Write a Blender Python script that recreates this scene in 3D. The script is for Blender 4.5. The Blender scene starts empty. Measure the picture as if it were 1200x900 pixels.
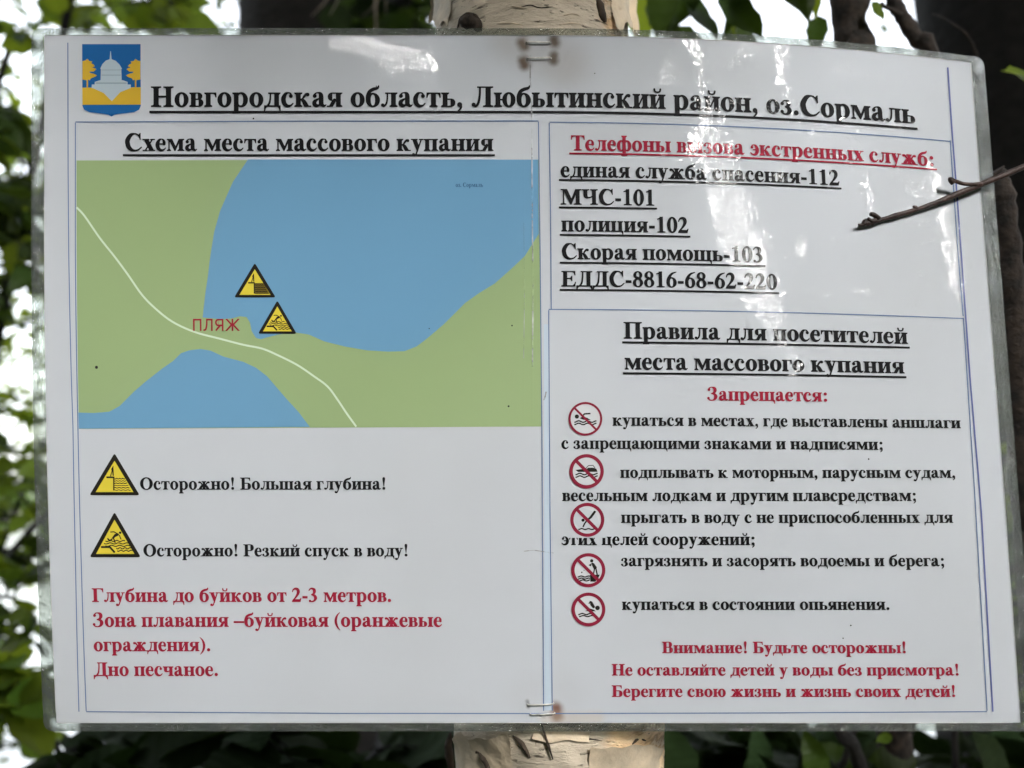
import bpy, bmesh, math, random
import numpy as np
from mathutils import Vector, Matrix, noise
from mathutils.geometry import tessellate_polygon
R = math.radians
scene = bpy.context.scene
COL = scene.collection

# ------------------------------------------------------------------ camera
PITCH = R(8); CAM = Vector((0, 0, 1.55)); DIST = 0.403; FPX = 1200 * 32 / 36
PX = DIST / FPX                                   # metres per photo pixel on the sheet
cam = bpy.data.cameras.new('camera'); cam_o = bpy.data.objects.new('camera', cam); COL.objects.link(cam_o)
cam_o.location = CAM; cam_o.rotation_euler = (R(90) + PITCH, 0, 0)
cam.lens = 32; cam.sensor_width = 36; cam.clip_start = 0.01; cam.clip_end = 3000
cam.dof.use_dof = True; cam.dof.focus_distance = DIST + 0.004; cam.dof.aperture_fstop = 7.0
scene.camera = cam_o
scene.render.resolution_x = 1024; scene.render.resolution_y = 768
# ------------------------------------------------------------------ sky, sun, exposure
SUNV = Vector((0.40, -0.80, 0.42)).normalized()
world = bpy.data.worlds.new('World'); scene.world = world; world.use_nodes = True
wn = world.node_tree; bg = wn.nodes['Background']
sky = wn.nodes.new('ShaderNodeTexSky'); sky.sky_type = 'NISHITA'; sky.sun_disc = False
sky.sun_elevation = math.asin(SUNV.z); sky.sun_rotation = math.atan2(SUNV.x, SUNV.y)
sky.air_density = 1.0; sky.dust_density = 4.0; sky.ozone_density = 1.0
hs = wn.nodes.new('ShaderNodeHueSaturation'); hs.inputs['Saturation'].default_value = 0.25
wn.links.new(sky.outputs[0], hs.inputs['Color']); wn.links.new(hs.outputs[0], bg.inputs[0])
bg.inputs[1].default_value = 0.15
sl = bpy.data.lights.new('sun', 'SUN'); sl.energy = 1.05; sl.angle = R(13); sl.color = (1, 0.98, 0.95)
so = bpy.data.objects.new('sun', sl); COL.objects.link(so); so.rotation_euler = (-SUNV).to_track_quat('-Z', 'Y').to_euler()
scene.view_settings.view_transform = 'Standard'; scene.view_settings.look = 'None'
scene.view_settings.exposure = 2.78; scene.view_settings.gamma = 1.0
scene.cycles.max_bounces = 6; scene.cycles.transparent_max_bounces = 16

# ------------------------------------------------------------------ helpers
FW = Vector((0, math.cos(PITCH), math.sin(PITCH))); UP = Vector((0, -math.sin(PITCH), math.cos(PITCH)))
def at(x, y, d):
    """world point seen in direction (x, y) of the photograph at depth d metres"""
    return CAM + FW * d + Vector((1, 0, 0)) * ((x - 600) / FPX * d) + UP * (-(y - 450) / FPX * d)
def link(o, parent=None):
    COL.objects.link(o)
    if parent is not None: o.parent = parent
    return o
def mesh_obj(name, vs, fs, mat, parent=None, smooth=False):
    me = bpy.data.meshes.new(name); me.from_pydata([tuple(v) for v in vs], [], fs)
    if mat: me.materials.append(mat)
    if smooth: me.polygons.foreach_set('use_smooth', [True] * len(me.polygons))
    me.update()
    return link(bpy.data.objects.new(name, me), parent)
def tag(o, label=None, cat=None, group=None, kind=None):
    for k, v in (('label', label), ('category', cat), ('group', group), ('kind', kind)):
        if v: o[k] = v
    return o
def empty(name, loc, rot=(0, 0, 0)):
    o = bpy.data.objects.new(name, None); o.location = loc; o.rotation_euler = rot; o.empty_display_size = 0.05
    return link(o)
def crom(P, n=8):
    P = [Vector(p) for p in P]; E = [2 * P[0] - P[1]] + P + [2 * P[-1] - P[-2]]; out = []
    for i in range(len(P) - 1):
        a, b, c, d = E[i:i + 4]
        for k in range(n):
            t = k / n
            out.append(.5 * ((2 * b) + (c - a) * t + (2 * a - 5 * b + 4 * c - d) * t * t + (3 * b - a - 3 * c + d) * t ** 3))
    return out + [P[-1]]
def tube(P, rad, seg=8, rough=0.0, seed=0, cap=True):
    """swept tube along points P with radii rad; returns verts, faces"""
    vs = []; fs = []; n = len(P); ref = Vector((0.3, 0.9, 0.1)).normalized()
    for i, p in enumerate(P):
        t = (P[min(i + 1, n - 1)] - P[max(i - 1, 0)]).normalized()
        a = t.cross(ref).normalized(); b = t.cross(a).normalized()
        for k in range(seg):
            w = 2 * math.pi * k / seg; r = rad[i]
            q = p + (a * math.cos(w) + b * math.sin(w)) * r
            if rough: q += (q - p) * rough * noise.noise(q * (0.35 / max(r, .002)) + Vector((seed, 0, 0)))
            vs.append(q)
    for i in range(n - 1):
        for k in range(seg):
            k2 = (k + 1) % seg
            fs.append((i * seg + k, i * seg + k2, (i + 1) * seg + k2, (i + 1) * seg + k))
    if cap:
        fs.append(tuple(range(seg - 1, -1, -1))); fs.append(tuple((n - 1) * seg + k for k in range(seg)))
    return vs, fs
class Bag:
    def __init__(s): s.v = []; s.f = []
    def add(s, vf):
        o = len(s.v); s.v += vf[0]; s.f += [tuple(i + o for i in f) for f in vf[1]]; return s
    def build(s, name, mat, parent=None, smooth=True): return mesh_obj(name, s.v, s.f, mat, parent, smooth)

# ------------------------------------------------------------------ materials
def lin(c):
    c = c / 255.0
    return c / 12.92 if c <= 0.04045 else ((c + 0.055) / 1.055) ** 2.4
PAPER = (197, 198, 203)
def ink(r, g, b, k=0.70): return tuple(lin(c) / lin(p) * k * w for c, p, w in zip((r, g, b), PAPER, (.93, .99, 1.08)))   # paper with optical brightener
def new_mat(name):
    m = bpy.data.materials.new(name); m.use_nodes = True
    nt = m.node_tree; return m, nt, nt.nodes['Principled BSDF']
def N(nt, t, **kw):
    n = nt.nodes.new(t)
    for k, v in kw.items():
        if k.startswith('i_'): n.inputs[k[2:].replace('_', ' ')].default_value = v
        else: setattr(n, k, v)
    return n
def math_(nt, op, a, b=None, c=None, clamp=False):
    n = nt.nodes.new('ShaderNodeMath'); n.operation = op; n.use_clamp = clamp
    for k, x in enumerate((a, b, c)):
        if x is None: continue
        if isinstance(x, (int, float)): n.inputs[k].default_value = x
        else: nt.links.new(x, n.inputs[k])
    return n.outputs[0]
def seg_dist(nt, vec, a, b):
    """distance in the sheet's plane from vec to the segment a-b (local XZ, metres)"""
    va = Vector((a[0], 0, a[1])); d = Vector((b[0] - a[0], 0, b[1] - a[1]))
    s = N(nt, 'ShaderNodeVectorMath', operation='SUBTRACT'); nt.links.new(vec, s.inputs[0]); s.inputs[1].default_value = va
    m0 = N(nt, 'ShaderNodeVectorMath', operation='MULTIPLY'); nt.links.new(s.outputs[0], m0.inputs[0]); m0.inputs[1].default_value = (1, 0, 1)
    dt = N(nt, 'ShaderNodeVectorMath', operation='DOT_PRODUCT'); nt.links.new(m0.outputs[0], dt.inputs[0]); dt.inputs[1].default_value = d
    t = math_(nt, 'MULTIPLY', dt.outputs['Value'], 1 / max(d.length_squared, 1e-12), clamp=True)
    sc = N(nt, 'ShaderNodeVectorMath', operation='SCALE'); sc.inputs[0].default_value = d; nt.links.new(t, sc.inputs['Scale'])
    s2 = N(nt, 'ShaderNodeVectorMath', operation='DISTANCE'); nt.links.new(m0.outputs[0], s2.inputs[0]); nt.links.new(sc.outputs[0], s2.inputs[1])
    return s2.outputs['Value'], t
def P2(x, y): return ((x - 600) * PX, -(y - 450) * PX)

# relief of the laminating film, one group shared by everything under it
FG = bpy.data.node_groups.new('film_relief', 'ShaderNodeTree')
FG.interface.new_socket('Normal', in_out='OUTPUT', socket_type='NodeSocketVector')
def film_group():
    nt = FG; out = nt.nodes.new('NodeGroupOutput')
    tc = N(nt, 'ShaderNodeTexCoord'); P = tc.outputs['Object']
    nd = N(nt, 'ShaderNodeTexNoise', i_Scale=55.0, i_Detail=3.0); nt.links.new(P, nd.inputs['Vector'])
    sb = N(nt, 'ShaderNodeVectorMath', operation='MULTIPLY_ADD'); nt.links.new(nd.outputs['Color'], sb.inputs[0])
    sb.inputs[1].default_value = (0.022,) * 3; sb.inputs[2].default_value = (-0.011,) * 3
    ad = N(nt, 'ShaderNodeVectorMath', operation='ADD'); nt.links.new(P, ad.inputs[0]); nt.links.new(sb.outputs[0], ad.inputs[1])
    Q = ad.outputs[0]
    spp = N(nt, 'ShaderNodeSeparateXYZ'); nt.links.new(P, spp.inputs[0]); P_x = spp.outputs['X']
    # crumpled bands: centre line x(z), half width and strength follow the band (photo pixels)
    sp = N(nt, 'ShaderNodeSeparateXYZ'); nt.links.new(Q, sp.inputs[0])
    px_ = math_(nt, 'MULTIPLY_ADD', sp.outputs['X'], 1 / PX, 600.0); py_ = math_(nt, 'MULTIPLY_ADD', sp.outputs['Z'], -1 / PX, 450.0)
    bands = [((812, 60), (828, 110), (840, 170), (868, 270), (905, 360), (940, 480), (940, 520)),
             ((925, 45), (935, 110), (985, 170), (1040, 230), (1065, 290), (1070, 330), (1070, 360)),
             ((1090, 150), (1118, 190), (1140, 270), (1150, 340), (1152, 380), (1152, 400), (1152, 420))]
    widths = [((60, .35), (110, .45), (170, .85), (270, 1.0), (340, .9), (400, .6), (480, .3), (520, 0)), ((45, .35), (85, .35), (125, .2), (170, .4), (230, .35), (290, .2), (360, 0)), ((150, 0), (190, .5), (270, .75), (340, .6), (420, 0))]
    wmax = (23, 24, 17); tot = None
    def fcurve(xin, pts):
        c = N(nt, 'ShaderNodeFloatCurve'); cv = c.mapping.curves[0]; pts = [(x_ / 900, y_) for x_, y_ in pts]
        cv.points[0].location = (0, pts[0][1]); cv.points[1].location = (1, pts[-1][1])
        for q in pts: cv.points.new(*q)
        c.mapping.update(); nt.links.new(xin, c.inputs['Value']); return c.outputs[0]
    yn = math_(nt, 'MULTIPLY', py_, 1 / 900)
    # each band is a pile of small film steps whose treads lean (right, up) by the given slopes
    nw = N(nt, 'ShaderNodeTexNoise', i_Scale=70.0, i_Detail=2.0); nt.links.new(P, nw.inputs['Vector'])
    def steps(gx, gz, A=.0008):
        h0 = math_(nt, 'ADD', math_(nt, 'MULTIPLY', P_x, -gx / A), math_(nt, 'MULTIPLY', spp.outputs['Z'], -gz / A))
        return math_(nt, 'MULTIPLY', math_(nt, 'FRACT', math_(nt, 'ADD', h0, math_(nt, 'MULTIPLY', nw.outputs['Fac'], 3.0))), A)
    h = None
    for bd, wd, wm, g_ in zip(bands, widths, wmax, ((.03, .19), (.0, .17), (-.13, .19))):
        cx = fcurve(yn, [(y, x / 1200) for x, y in bd]); hw = fcurve(yn, wd)
        d = math_(nt, 'ABSOLUTE', math_(nt, 'SUBTRACT', px_, math_(nt, 'MULTIPLY', cx, 1200.0)))
        m_ = math_(nt, 'SUBTRACT', math_(nt, 'MULTIPLY', hw, 1.6), math_(nt, 'MULTIPLY', d, 1 / wm), clamp=True)
        tot = m_ if tot is None else math_(nt, 'MAXIMUM', tot, m_)
        hh = math_(nt, 'MULTIPLY', m_, steps(*g_)); h = hh if h is None else math_(nt, 'ADD', h, hh)
    for a, b, w, k, g_ in (((395, 50), (485, 72), 26, .8, (.33, .13)), ((655, 92), (668, 62), 3.5, 1.0, (.2, .1))):
        d, t = seg_dist(nt, Q if w > 5 else P, P2(*a), P2(*b))
        m_ = math_(nt, 'MULTIPLY_ADD', d, -k / (w * PX), k * 1.2, clamp=True)
        tot = math_(nt, 'MAXIMUM', tot, m_); h = math_(nt, 'ADD', h, math_(nt, 'MULTIPLY', m_, steps(*g_)))
    # scattered small flecks over the upper right panel
    nf = N(nt, 'ShaderNodeTexNoise', i_Scale=85.0, i_Detail=4.0, i_Roughness=.65); nt.links.new(P, nf.inputs['Vector'])
    df_, t = seg_dist(nt, P, P2(840, 60), P2(1090, 290))
    m_ = math_(nt, 'MULTIPLY', math_(nt, 'MULTIPLY', math_(nt, 'SUBTRACT', nf.outputs['Fac'], .585), 12.0, clamp=True), math_(nt, 'MULTIPLY_ADD', df_, -1 / (120 * PX), 1.3, clamp=True))
    tot = math_(nt, 'MAXIMUM', tot, math_(nt, 'MULTIPLY', m_, .8)); h = math_(nt, 'ADD', h, math_(nt, 'MULTIPLY', m_, steps(-.02, .17, .0005)))
    n1 = N(nt, 'ShaderNodeTexNoise', i_Scale=300.0, i_Detail=4.0, i_Roughness=0.6); nt.links.new(P, n1.inputs['Vector'])
    h = math_(nt, 'ADD', h, math_(nt, 'MULTIPLY', math_(nt, 'MULTIPLY', n1.outputs['Fac'], .00095), tot))
    # broad gentle waviness and fine print-through everywhere
    n2 = N(nt, 'ShaderNodeTexNoise', i_Scale=38.0, i_Detail=2.0); nt.links.new(P, n2.inputs['Vector'])
    h = math_(nt, 'ADD', h, math_(nt, 'MULTIPLY', n2.outputs['Fac'], 0.0006))
    n3 = N(nt, 'ShaderNodeTexNoise', i_Scale=420.0, i_Detail=2.0); nt.links.new(P, n3.inputs['Vector'])
    h = math_(nt, 'ADD', h, math_(nt, 'MULTIPLY', n3.outputs['Fac'], 0.00006))
    # vertical crease of the film below the staples
    for x0, w, k in ((624, 1.8, .00022), (614, 1.4, .00012)):
        m_ = math_(nt, 'MULTIPLY_ADD', math_(nt, 'ABSOLUTE', math_(nt, 'SUBTRACT', math_(nt, 'MULTIPLY', P_x, 1 / PX), x0 - 600.0)), -k / w, k)
        h = math_(nt, 'ADD', h, math_(nt, 'MAXIMUM', m_, 0.0))
    bp = N(nt, 'ShaderNodeBump'); bp.inputs['Strength'].default_value = 1.0; bp.inputs['Distance'].default_value = 1.0
    nt.links.new(h, bp.inputs['Height']); nt.links.new(bp.outputs[0], out.inputs[0])
film_group()
def laminated(name, rgb, coat=1.0):
    m, nt, b = new_mat(name)
    b.inputs['Base Color'].default_value = (*rgb, 1); b.inputs['Roughness'].default_value = 0.6
    b.inputs['Specular IOR Level'].default_value = 0.1
    b.inputs['Coat Weight'].default_value = coat; b.inputs['Coat Roughness'].default_value = 0.06; b.inputs['Coat IOR'].default_value = 1.5
    g = nt.nodes.new('ShaderNodeGroup'); g.node_tree = FG
    nt.links.new(g.outputs[0], b.inputs['Coat Normal'])
    return m
M = {}
M['paper'] = laminated('laminated_paper', ink(*PAPER))
M['black'] = laminated('black_ink', (0.012, 0.012, 0.014)); M['red'] = laminated('red_ink', ink(150, 34, 55))
M['line'] = laminated('blue_line_ink', ink(96, 116, 152)); M['line2'] = laminated('violet_line_ink', ink(96, 104, 152))
M['strip'] = laminated('pale_blue_print', ink(186, 196, 206))
M['land'] = laminated('map_green', ink(148, 166, 118)); M['water'] = laminated('map_blue', ink(106, 150, 180))
M['road'] = laminated('map_road', ink(203, 214, 190)); M['yellow'] = laminated('warning_yellow', ink(212, 190, 62))
M['signwhite'] = laminated('sign_white', ink(200, 198, 200)); M['signred'] = laminated('sign_red', ink(132, 34, 55))
M['signblack'] = laminated('sign_black', (0.02, 0.018, 0.015)); M['olive'] = laminated('olive_ink', ink(105, 88, 30))
M['maptext'] = laminated('map_small_text', ink(58, 95, 125)); M['maplabel'] = laminated('map_label_red', ink(150, 38, 52))
M['shieldblue'] = laminated('shield_blue', ink(34, 92, 148)); M['shieldgold'] = laminated('shield_gold', ink(202, 163, 52))
M['shieldwhite'] = laminated('shield_white', ink(172, 184, 190)); M['shieldgrey'] = laminated('shield_grey', ink(142, 156, 164))
def paper_nodes():                                # rust stains, water marks and painted dapple on the paper
    m = M['paper']; nt = m.node_tree; b = nt.nodes['Principled BSDF']
    tc = N(nt, 'ShaderNodeTexCoord'); P = tc.outputs['Object']
    nd = N(nt, 'ShaderNodeTexNoise', i_Scale=260.0, i_Detail=3.0); nt.links.new(P, nd.inputs['Vector'])
    sb = N(nt, 'ShaderNodeVectorMath', operation='MULTIPLY_ADD'); nt.links.new(nd.outputs['Color'], sb.inputs[0]); sb.inputs[1].default_value = (0.0013,) * 3; sb.inputs[2].default_value = (-0.00065,) * 3
    ad = N(nt, 'ShaderNodeVectorMath', operation='ADD'); nt.links.new(P, ad.inputs[0]); nt.links.new(sb.outputs[0], ad.inputs[1])
    def blend(col_in, rgb, fac):
        mx = N(nt, 'ShaderNodeMix', data_type='RGBA'); nt.links.new(fac, mx.inputs['Factor'])
        if isinstance(col_in, tuple): mx.inputs['A'].default_value = (*col_in, 1)
        else: nt.links.new(col_in, mx.inputs['A'])
        mx.inputs['B'].default_value = (*rgb, 1); return mx.outputs['Result']
    nb = N(nt, 'ShaderNodeTexNoise', i_Scale=9.0, i_Detail=3.0); nt.links.new(P, nb.inputs['Vector'])
    base = blend(ink(*PAPER), ink(180, 180, 181), math_(nt, 'MULTIPLY', nb.outputs['Fac'], 0.8))  # broad mottle: grime and faint leaf dapple put into the paper colour
    for a, c, w, k, rgb in (((612, 50), (614, 54), 11.5, .95, (70, 46, 26)), ((649, 46), (650, 50), 11, .97, (62, 44, 26)), ((613, 71), (615, 76), 11, .95, (74, 50, 30)),
                            ((649, 65), (649, 71), 9.5, .95, (62, 44, 28)), ((652, 830), (653, 840), 12, .95, (108, 62, 38)), ((618, 822), (619, 828), 4, .6, (60, 60, 60)),
                            ((600, 45), (660, 75), 44, .28, (150, 138, 124)), ((640, 843), (700, 842), 14, .4, (196, 178, 158)), ((670, 60), (672, 78), 46, .12, (150, 140, 135)),
                            ((615, 815), (665, 812), 40, .13, (165, 160, 158))):
        d, t = seg_dist(nt, ad.outputs[0], P2(*a), P2(*c))
        mr = N(nt, 'ShaderNodeMapRange', interpolation_type='SMOOTHSTEP'); mr.inputs['From Min'].default_value = w * PX; mr.inputs['From Max'].default_value = w * .1 * PX
        mr.inputs['To Min'].default_value = 0; mr.inputs['To Max'].default_value = k; nt.links.new(d, mr.inputs['Value'])
        base = blend(base, ink(*rgb), mr.outputs[0])
    nt.links.new(base, b.inputs['Base Color'])
paper_nodes()
def film_rim_mat():
    m, nt, b = new_mat('clear_laminating_film'); nt.nodes.remove(b); out = nt.nodes['Material Output']
    tc = N(nt, 'ShaderNodeTexCoord')
    n1 = N(nt, 'ShaderNodeTexNoise', i_Scale=900.0, i_Detail=3.0, i_Roughness=.7); nt.links.new(tc.outputs['Object'], n1.inputs['Vector'])
    n2 = N(nt, 'ShaderNodeTexNoise', i_Scale=70.0, i_Detail=2.0); nt.links.new(tc.outputs['Object'], n2.inputs['Vector'])
    v = N(nt, 'ShaderNodeTexVoronoi', i_Scale=420.0); nt.links.new(tc.outputs['Object'], v.inputs['Vector'])
    h = math_(nt, 'ADD', math_(nt, 'MULTIPLY', n1.outputs['Fac'], .0009), math_(nt, 'MULTIPLY', n2.outputs['Fac'], .004))
    h = math_(nt, 'ADD', h, math_(nt, 'MULTIPLY', math_(nt, 'LESS_THAN', v.outputs['Distance'], .22), .00018))
    bp = N(nt, 'ShaderNodeBump'); bp.inputs['Distance'].default_value = 1.0; nt.links.new(h, bp.inputs['Height'])
    tr = N(nt, 'ShaderNodeBsdfTransparent'); tr.inputs[0].default_value = (.84, .87, .83, 1)
    df = N(nt, 'ShaderNodeBsdfDiffuse'); df.inputs[0].default_value = (.5, .53, .5, 1)
    tl = N(nt, 'ShaderNodeBsdfTranslucent'); tl.inputs[0].default_value = (.6, .62, .58, 1)
    a0 = N(nt, 'ShaderNodeMixShader'); a0.inputs[0].default_value = .4; nt.links.new(df.outputs[0], a0.inputs[1]); nt.links.new(tl.outputs[0], a0.inputs[2])
    a = N(nt, 'ShaderNodeMixShader'); nt.links.new(tr.outputs[0], a.inputs[1]); nt.links.new(a0.outputs[0], a.inputs[2])
    fac = math_(nt, 'MULTIPLY_ADD', math_(nt, 'POWER', n2.outputs['Fac'], 2.0),   .14, .03)
    nt.links.new(fac, a.inputs[0])
    gl = N(nt, 'ShaderNodeBsdfGlossy'); gl.inputs['Roughness'].default_value = .07; nt.links.new(bp.outputs[0], gl.inputs['Normal'])
    fr = N(nt, 'ShaderNodeFresnel'); fr.inputs[0].default_value = 1.5; nt.links.new(bp.outputs[0], fr.inputs['Normal'])
    c = N(nt, 'ShaderNodeMixShader'); nt.links.new(math_(nt, 'MULTIPLY', fr.outputs[0], 1.6), c.inputs[0]); nt.links.new(a.outputs[0], c.inputs[1]); nt.links.new(gl.outputs[0], c.inputs[2])
    nt.links.new(c.outputs[0], out.inputs['Surface']); return m
M['film'] = film_rim_mat()
def simple(name, rgb, rough=.7, metal=0.0, var=0.35, scale=30.0, bump=0.0, bscale=200.0, rgb2=None):
    m, nt, b = new_mat(name); tc = N(nt, 'ShaderNodeTexCoord')
    n = N(nt, 'ShaderNodeTexNoise', i_Scale=scale, i_Detail=5.0); nt.links.new(tc.outputs['Object'], n.inputs['Vector'])
    mx = N(nt, 'ShaderNodeMix', data_type='RGBA')
    mx.inputs['A'].default_value = (*[c * (1 - var) for c in rgb], 1); mx.inputs['B'].default_value = (*(rgb2 or [c * (1 + var) for c in rgb]), 1)
    r = N(nt, 'ShaderNodeMapRange'); r.inputs['From Min'].default_value = .35; r.inputs['From Max'].default_value = .65; nt.links.new(n.outputs['Fac'], r.inputs['Value'])
    nt.links.new(r.outputs[0], mx.inputs['Factor']); nt.links.new(mx.outputs['Result'], b.inputs['Base Color'])
    b.inputs['Roughness'].default_value = rough; b.inputs['Metallic'].default_value = metal
    if bump:
        n2 = N(nt, 'ShaderNodeTexNoise', i_Scale=bscale, i_Detail=6.0); nt.links.new(tc.outputs['Object'], n2.inputs['Vector'])
        bp = N(nt, 'ShaderNodeBump'); bp.inputs['Distance'].default_value = bump; nt.links.new(n2.outputs['Fac'], bp.inputs['Height']); nt.links.new(bp.outputs[0], b.inputs['Normal'])
    return m
def leaf_mat(name, rgb, trans, tfac=.45, rough=.38):
    m, nt, b = new_mat(name); out = nt.nodes['Material Output']
    tc = N(nt, 'ShaderNodeTexCoord'); oi = N(nt, 'ShaderNodeObjectInfo')
    n = N(nt, 'ShaderNodeTexNoise', i_Scale=3.0, i_Detail=3.0); nt.links.new(tc.outputs['Object'], n.inputs['Vector'])
    w = N(nt, 'ShaderNodeTexWave', wave_type='BANDS', bands_direction='Y', i_Scale=2.4, i_Distortion=1.2); nt.links.new(tc.outputs['Object'], w.inputs['Vector'])
    hv = N(nt, 'ShaderNodeHueSaturation'); hv.inputs['Color'].default_value = (*rgb, 1)
    nt.links.new(math_(nt, 'MULTIPLY_ADD', oi.outputs['Random'], .7, math_(nt, 'MULTIPLY', n.outputs['Fac'], 1.2)), hv.inputs['Value'])
    nt.links.new(math_(nt, 'MULTIPLY_ADD', oi.outputs['Random'], .04, .48), hv.inputs['Hue'])
    nt.links.new(hv.outputs[0], b.inputs['Base Color']); b.inputs['Roughness'].default_value = rough + .1; b.inputs['Specular IOR Level'].default_value = .16
    bp = N(nt, 'ShaderNodeBump'); bp.inputs['Distance'].default_value = .02; bp.inputs['Strength'].default_value = .1; nt.links.new(w.outputs['Fac'], bp.inputs['Height']); nt.links.new(bp.outputs[0], b.inputs['Normal'])
    t = N(nt, 'ShaderNodeBsdfTranslucent'); t.inputs[0].default_value = (*trans, 1)
    mx = N(nt, 'ShaderNodeMixShader'); mx.inputs[0].default_value = tfac
    nt.links.new(b.outputs[0], mx.inputs[1]); nt.links.new(t.outputs[0], mx.inputs[2]); nt.links.new(mx.outputs[0], out.inputs['Surface'])
    return m
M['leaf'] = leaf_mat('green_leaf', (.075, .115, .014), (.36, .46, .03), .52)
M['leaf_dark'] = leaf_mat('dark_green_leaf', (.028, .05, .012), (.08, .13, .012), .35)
M['leaf_shade'] = leaf_mat('shaded_leaf', (.02, .036, .012), (.02, .038, .006), .18, .75)  # darker copy of the dark leaf, undergrowth shade put into its colour
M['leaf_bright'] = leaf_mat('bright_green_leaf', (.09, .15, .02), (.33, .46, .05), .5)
M['bark_dark'] = simple('dark_bark', (.0065, .0055, .0045), .9, var=.5, scale=40, bump=.004, bscale=60)
M['bark_brown'] = simple('brown_bark', (.015, .011, .008), .85, var=.5, scale=120, bump=.0015, bscale=300, rgb2=(.042, .029, .021))
M['twig'] = simple('brown_twig', (.034, .016, .013), .5, var=.4, scale=200, bump=.0004, bscale=700, rgb2=(.075, .042, .034))
M['staple'] = simple('staple_steel', (.78, .77, .73), .35, .35, var=.2, scale=300)
M['deadtwig'] = simple('pale_dead_twig', (.22, .19, .15), .8)
M['ground'] = simple('forest_floor', (.045, .035, .02), .95, var=.6, scale=6, bump=.03, bscale=12, rgb2=(.05, .06, .02))
M['needle'] = simple('spruce_green', (.018, .03, .014), .7, var=.4, scale=8)

# ================================================================== setting
def ground():
    n = 90; vs = []; fs = []
    xs = [math.copysign(abs(t) ** 2.6 * 900, t) for t in np.linspace(-1, 1, n)]; ys = [math.copysign(abs(t) ** 2.6 * 900, t) for t in np.linspace(-1, 1, n)]
    def hz(x, y):
        z = .09 * noise.noise(Vector((x * .8, y * .8, 0))) + .05 * noise.noise(Vector((x * 2.3, y * 2.3, 5)))
        if y > 3.2: z -= min((y - 3.2) * .42, 2.2)
        if y > 240: z += 4.2
        return z
    for y in ys:
        for x in xs: vs.append((x, y, hz(x, y)))
    for j in range(n - 1):
        for i in range(n - 1): fs.append((j * n + i, j * n + i + 1, (j + 1) * n + i + 1, (j + 1) * n + i))
    tag(mesh_obj('ground', vs, fs, M['ground'], None, True), 'dark forest floor sloping down to the lake', None, None, 'structure')
ground()
m, nt, b = new_mat('lake_water'); b.inputs['Base Color'].default_value = (.03, .04, .035, 1); b.inputs['Roughness'].default_value = .08
nz = N(nt, 'ShaderNodeTexNoise', i_Scale=3.0, i_Detail=3.0); tc = N(nt, 'ShaderNodeTexCoord'); nt.links.new(tc.outputs['Object'], nz.inputs['Vector'])
bp = N(nt, 'ShaderNodeBump'); bp.inputs['Distance'].default_value = .02; nt.links.new(nz.outputs['Fac'], bp.inputs['Height']); nt.links.new(bp.outputs[0], b.inputs['Normal'])
tag(mesh_obj('lake_water', [(-900, 4.2, -.75), (900, 4.2, -.75), (900, 260, -.75), (-900, 260, -.75)], [(0, 1, 2, 3)], m), 'calm pale lake behind the trees', None, None, 'structure')

def scatter_leaves(cent, rad, n, size, seed, clumps=14, spread=.38, flat=.5):
    """many small leaf blades in clumps; returns numpy verts and faces"""
    rg = np.random.default_rng(seed)
    cc = rg.normal(size=(clumps, 3)); cc /= np.linalg.norm(cc, axis=1)[:, None]; cc *= rg.uniform(.25, .85, (clumps, 1)); 
    k = rg.integers(0, clumps, n)
    p = (cc[k] + rg.normal(size=(n, 3)) * spread * rg.uniform(.5, 1, (clumps, 1))[k]) * np.array(rad) + np.array(cent)
    nrm = rg.normal(size=(n, 3)); nrm[:, 2] = abs(nrm[:, 2]) + flat; nrm /= np.linalg.norm(nrm, axis=1)[:, None]
    a = np.cross(nrm, rg.normal(size=(n, 3))); a /= np.linalg.norm(a, axis=1)[:, None]; b = np.cross(nrm, a)
    s = size * rg.uniform(.6, 1.25, (n, 1))
    bend = nrm * s * .12
    v = np.stack([p - a * s * .5, p - b * s * .27 - bend * .3, p + bend * .8, p + b * s * .27 - bend * .3, p + a * s * .55 - bend], 1).reshape(-1, 3)
    i = np.arange(n)[:, None] * 5
    f = np.concatenate([i + [[0, 1, 2]], i + [[0, 2, 3]], i + [[1, 4, 2]], i + [[2, 4, 3]]])
    return v, f
def np_mesh(name, v, f, mat, parent=None):
    me = bpy.data.meshes.new(name); me.vertices.add(len(v)); me.vertices.foreach_set('co', np.asarray(v, np.float32).ravel())
    k = f.shape[1]; me.loops.add(f.size); me.loops.foreach_set('vertex_index', f.astype(np.int32).ravel())
    me.polygons.add(len(f)); me.polygons.foreach_set('loop_start', np.arange(0, f.size, k, dtype=np.int32)); me.polygons.foreach_set('loop_total', np.full(len(f), k, np.int32))
    me.update(calc_edges=True); me.validate(); me.materials.append(mat)
    return link(bpy.data.objects.new(name, me), parent)

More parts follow.
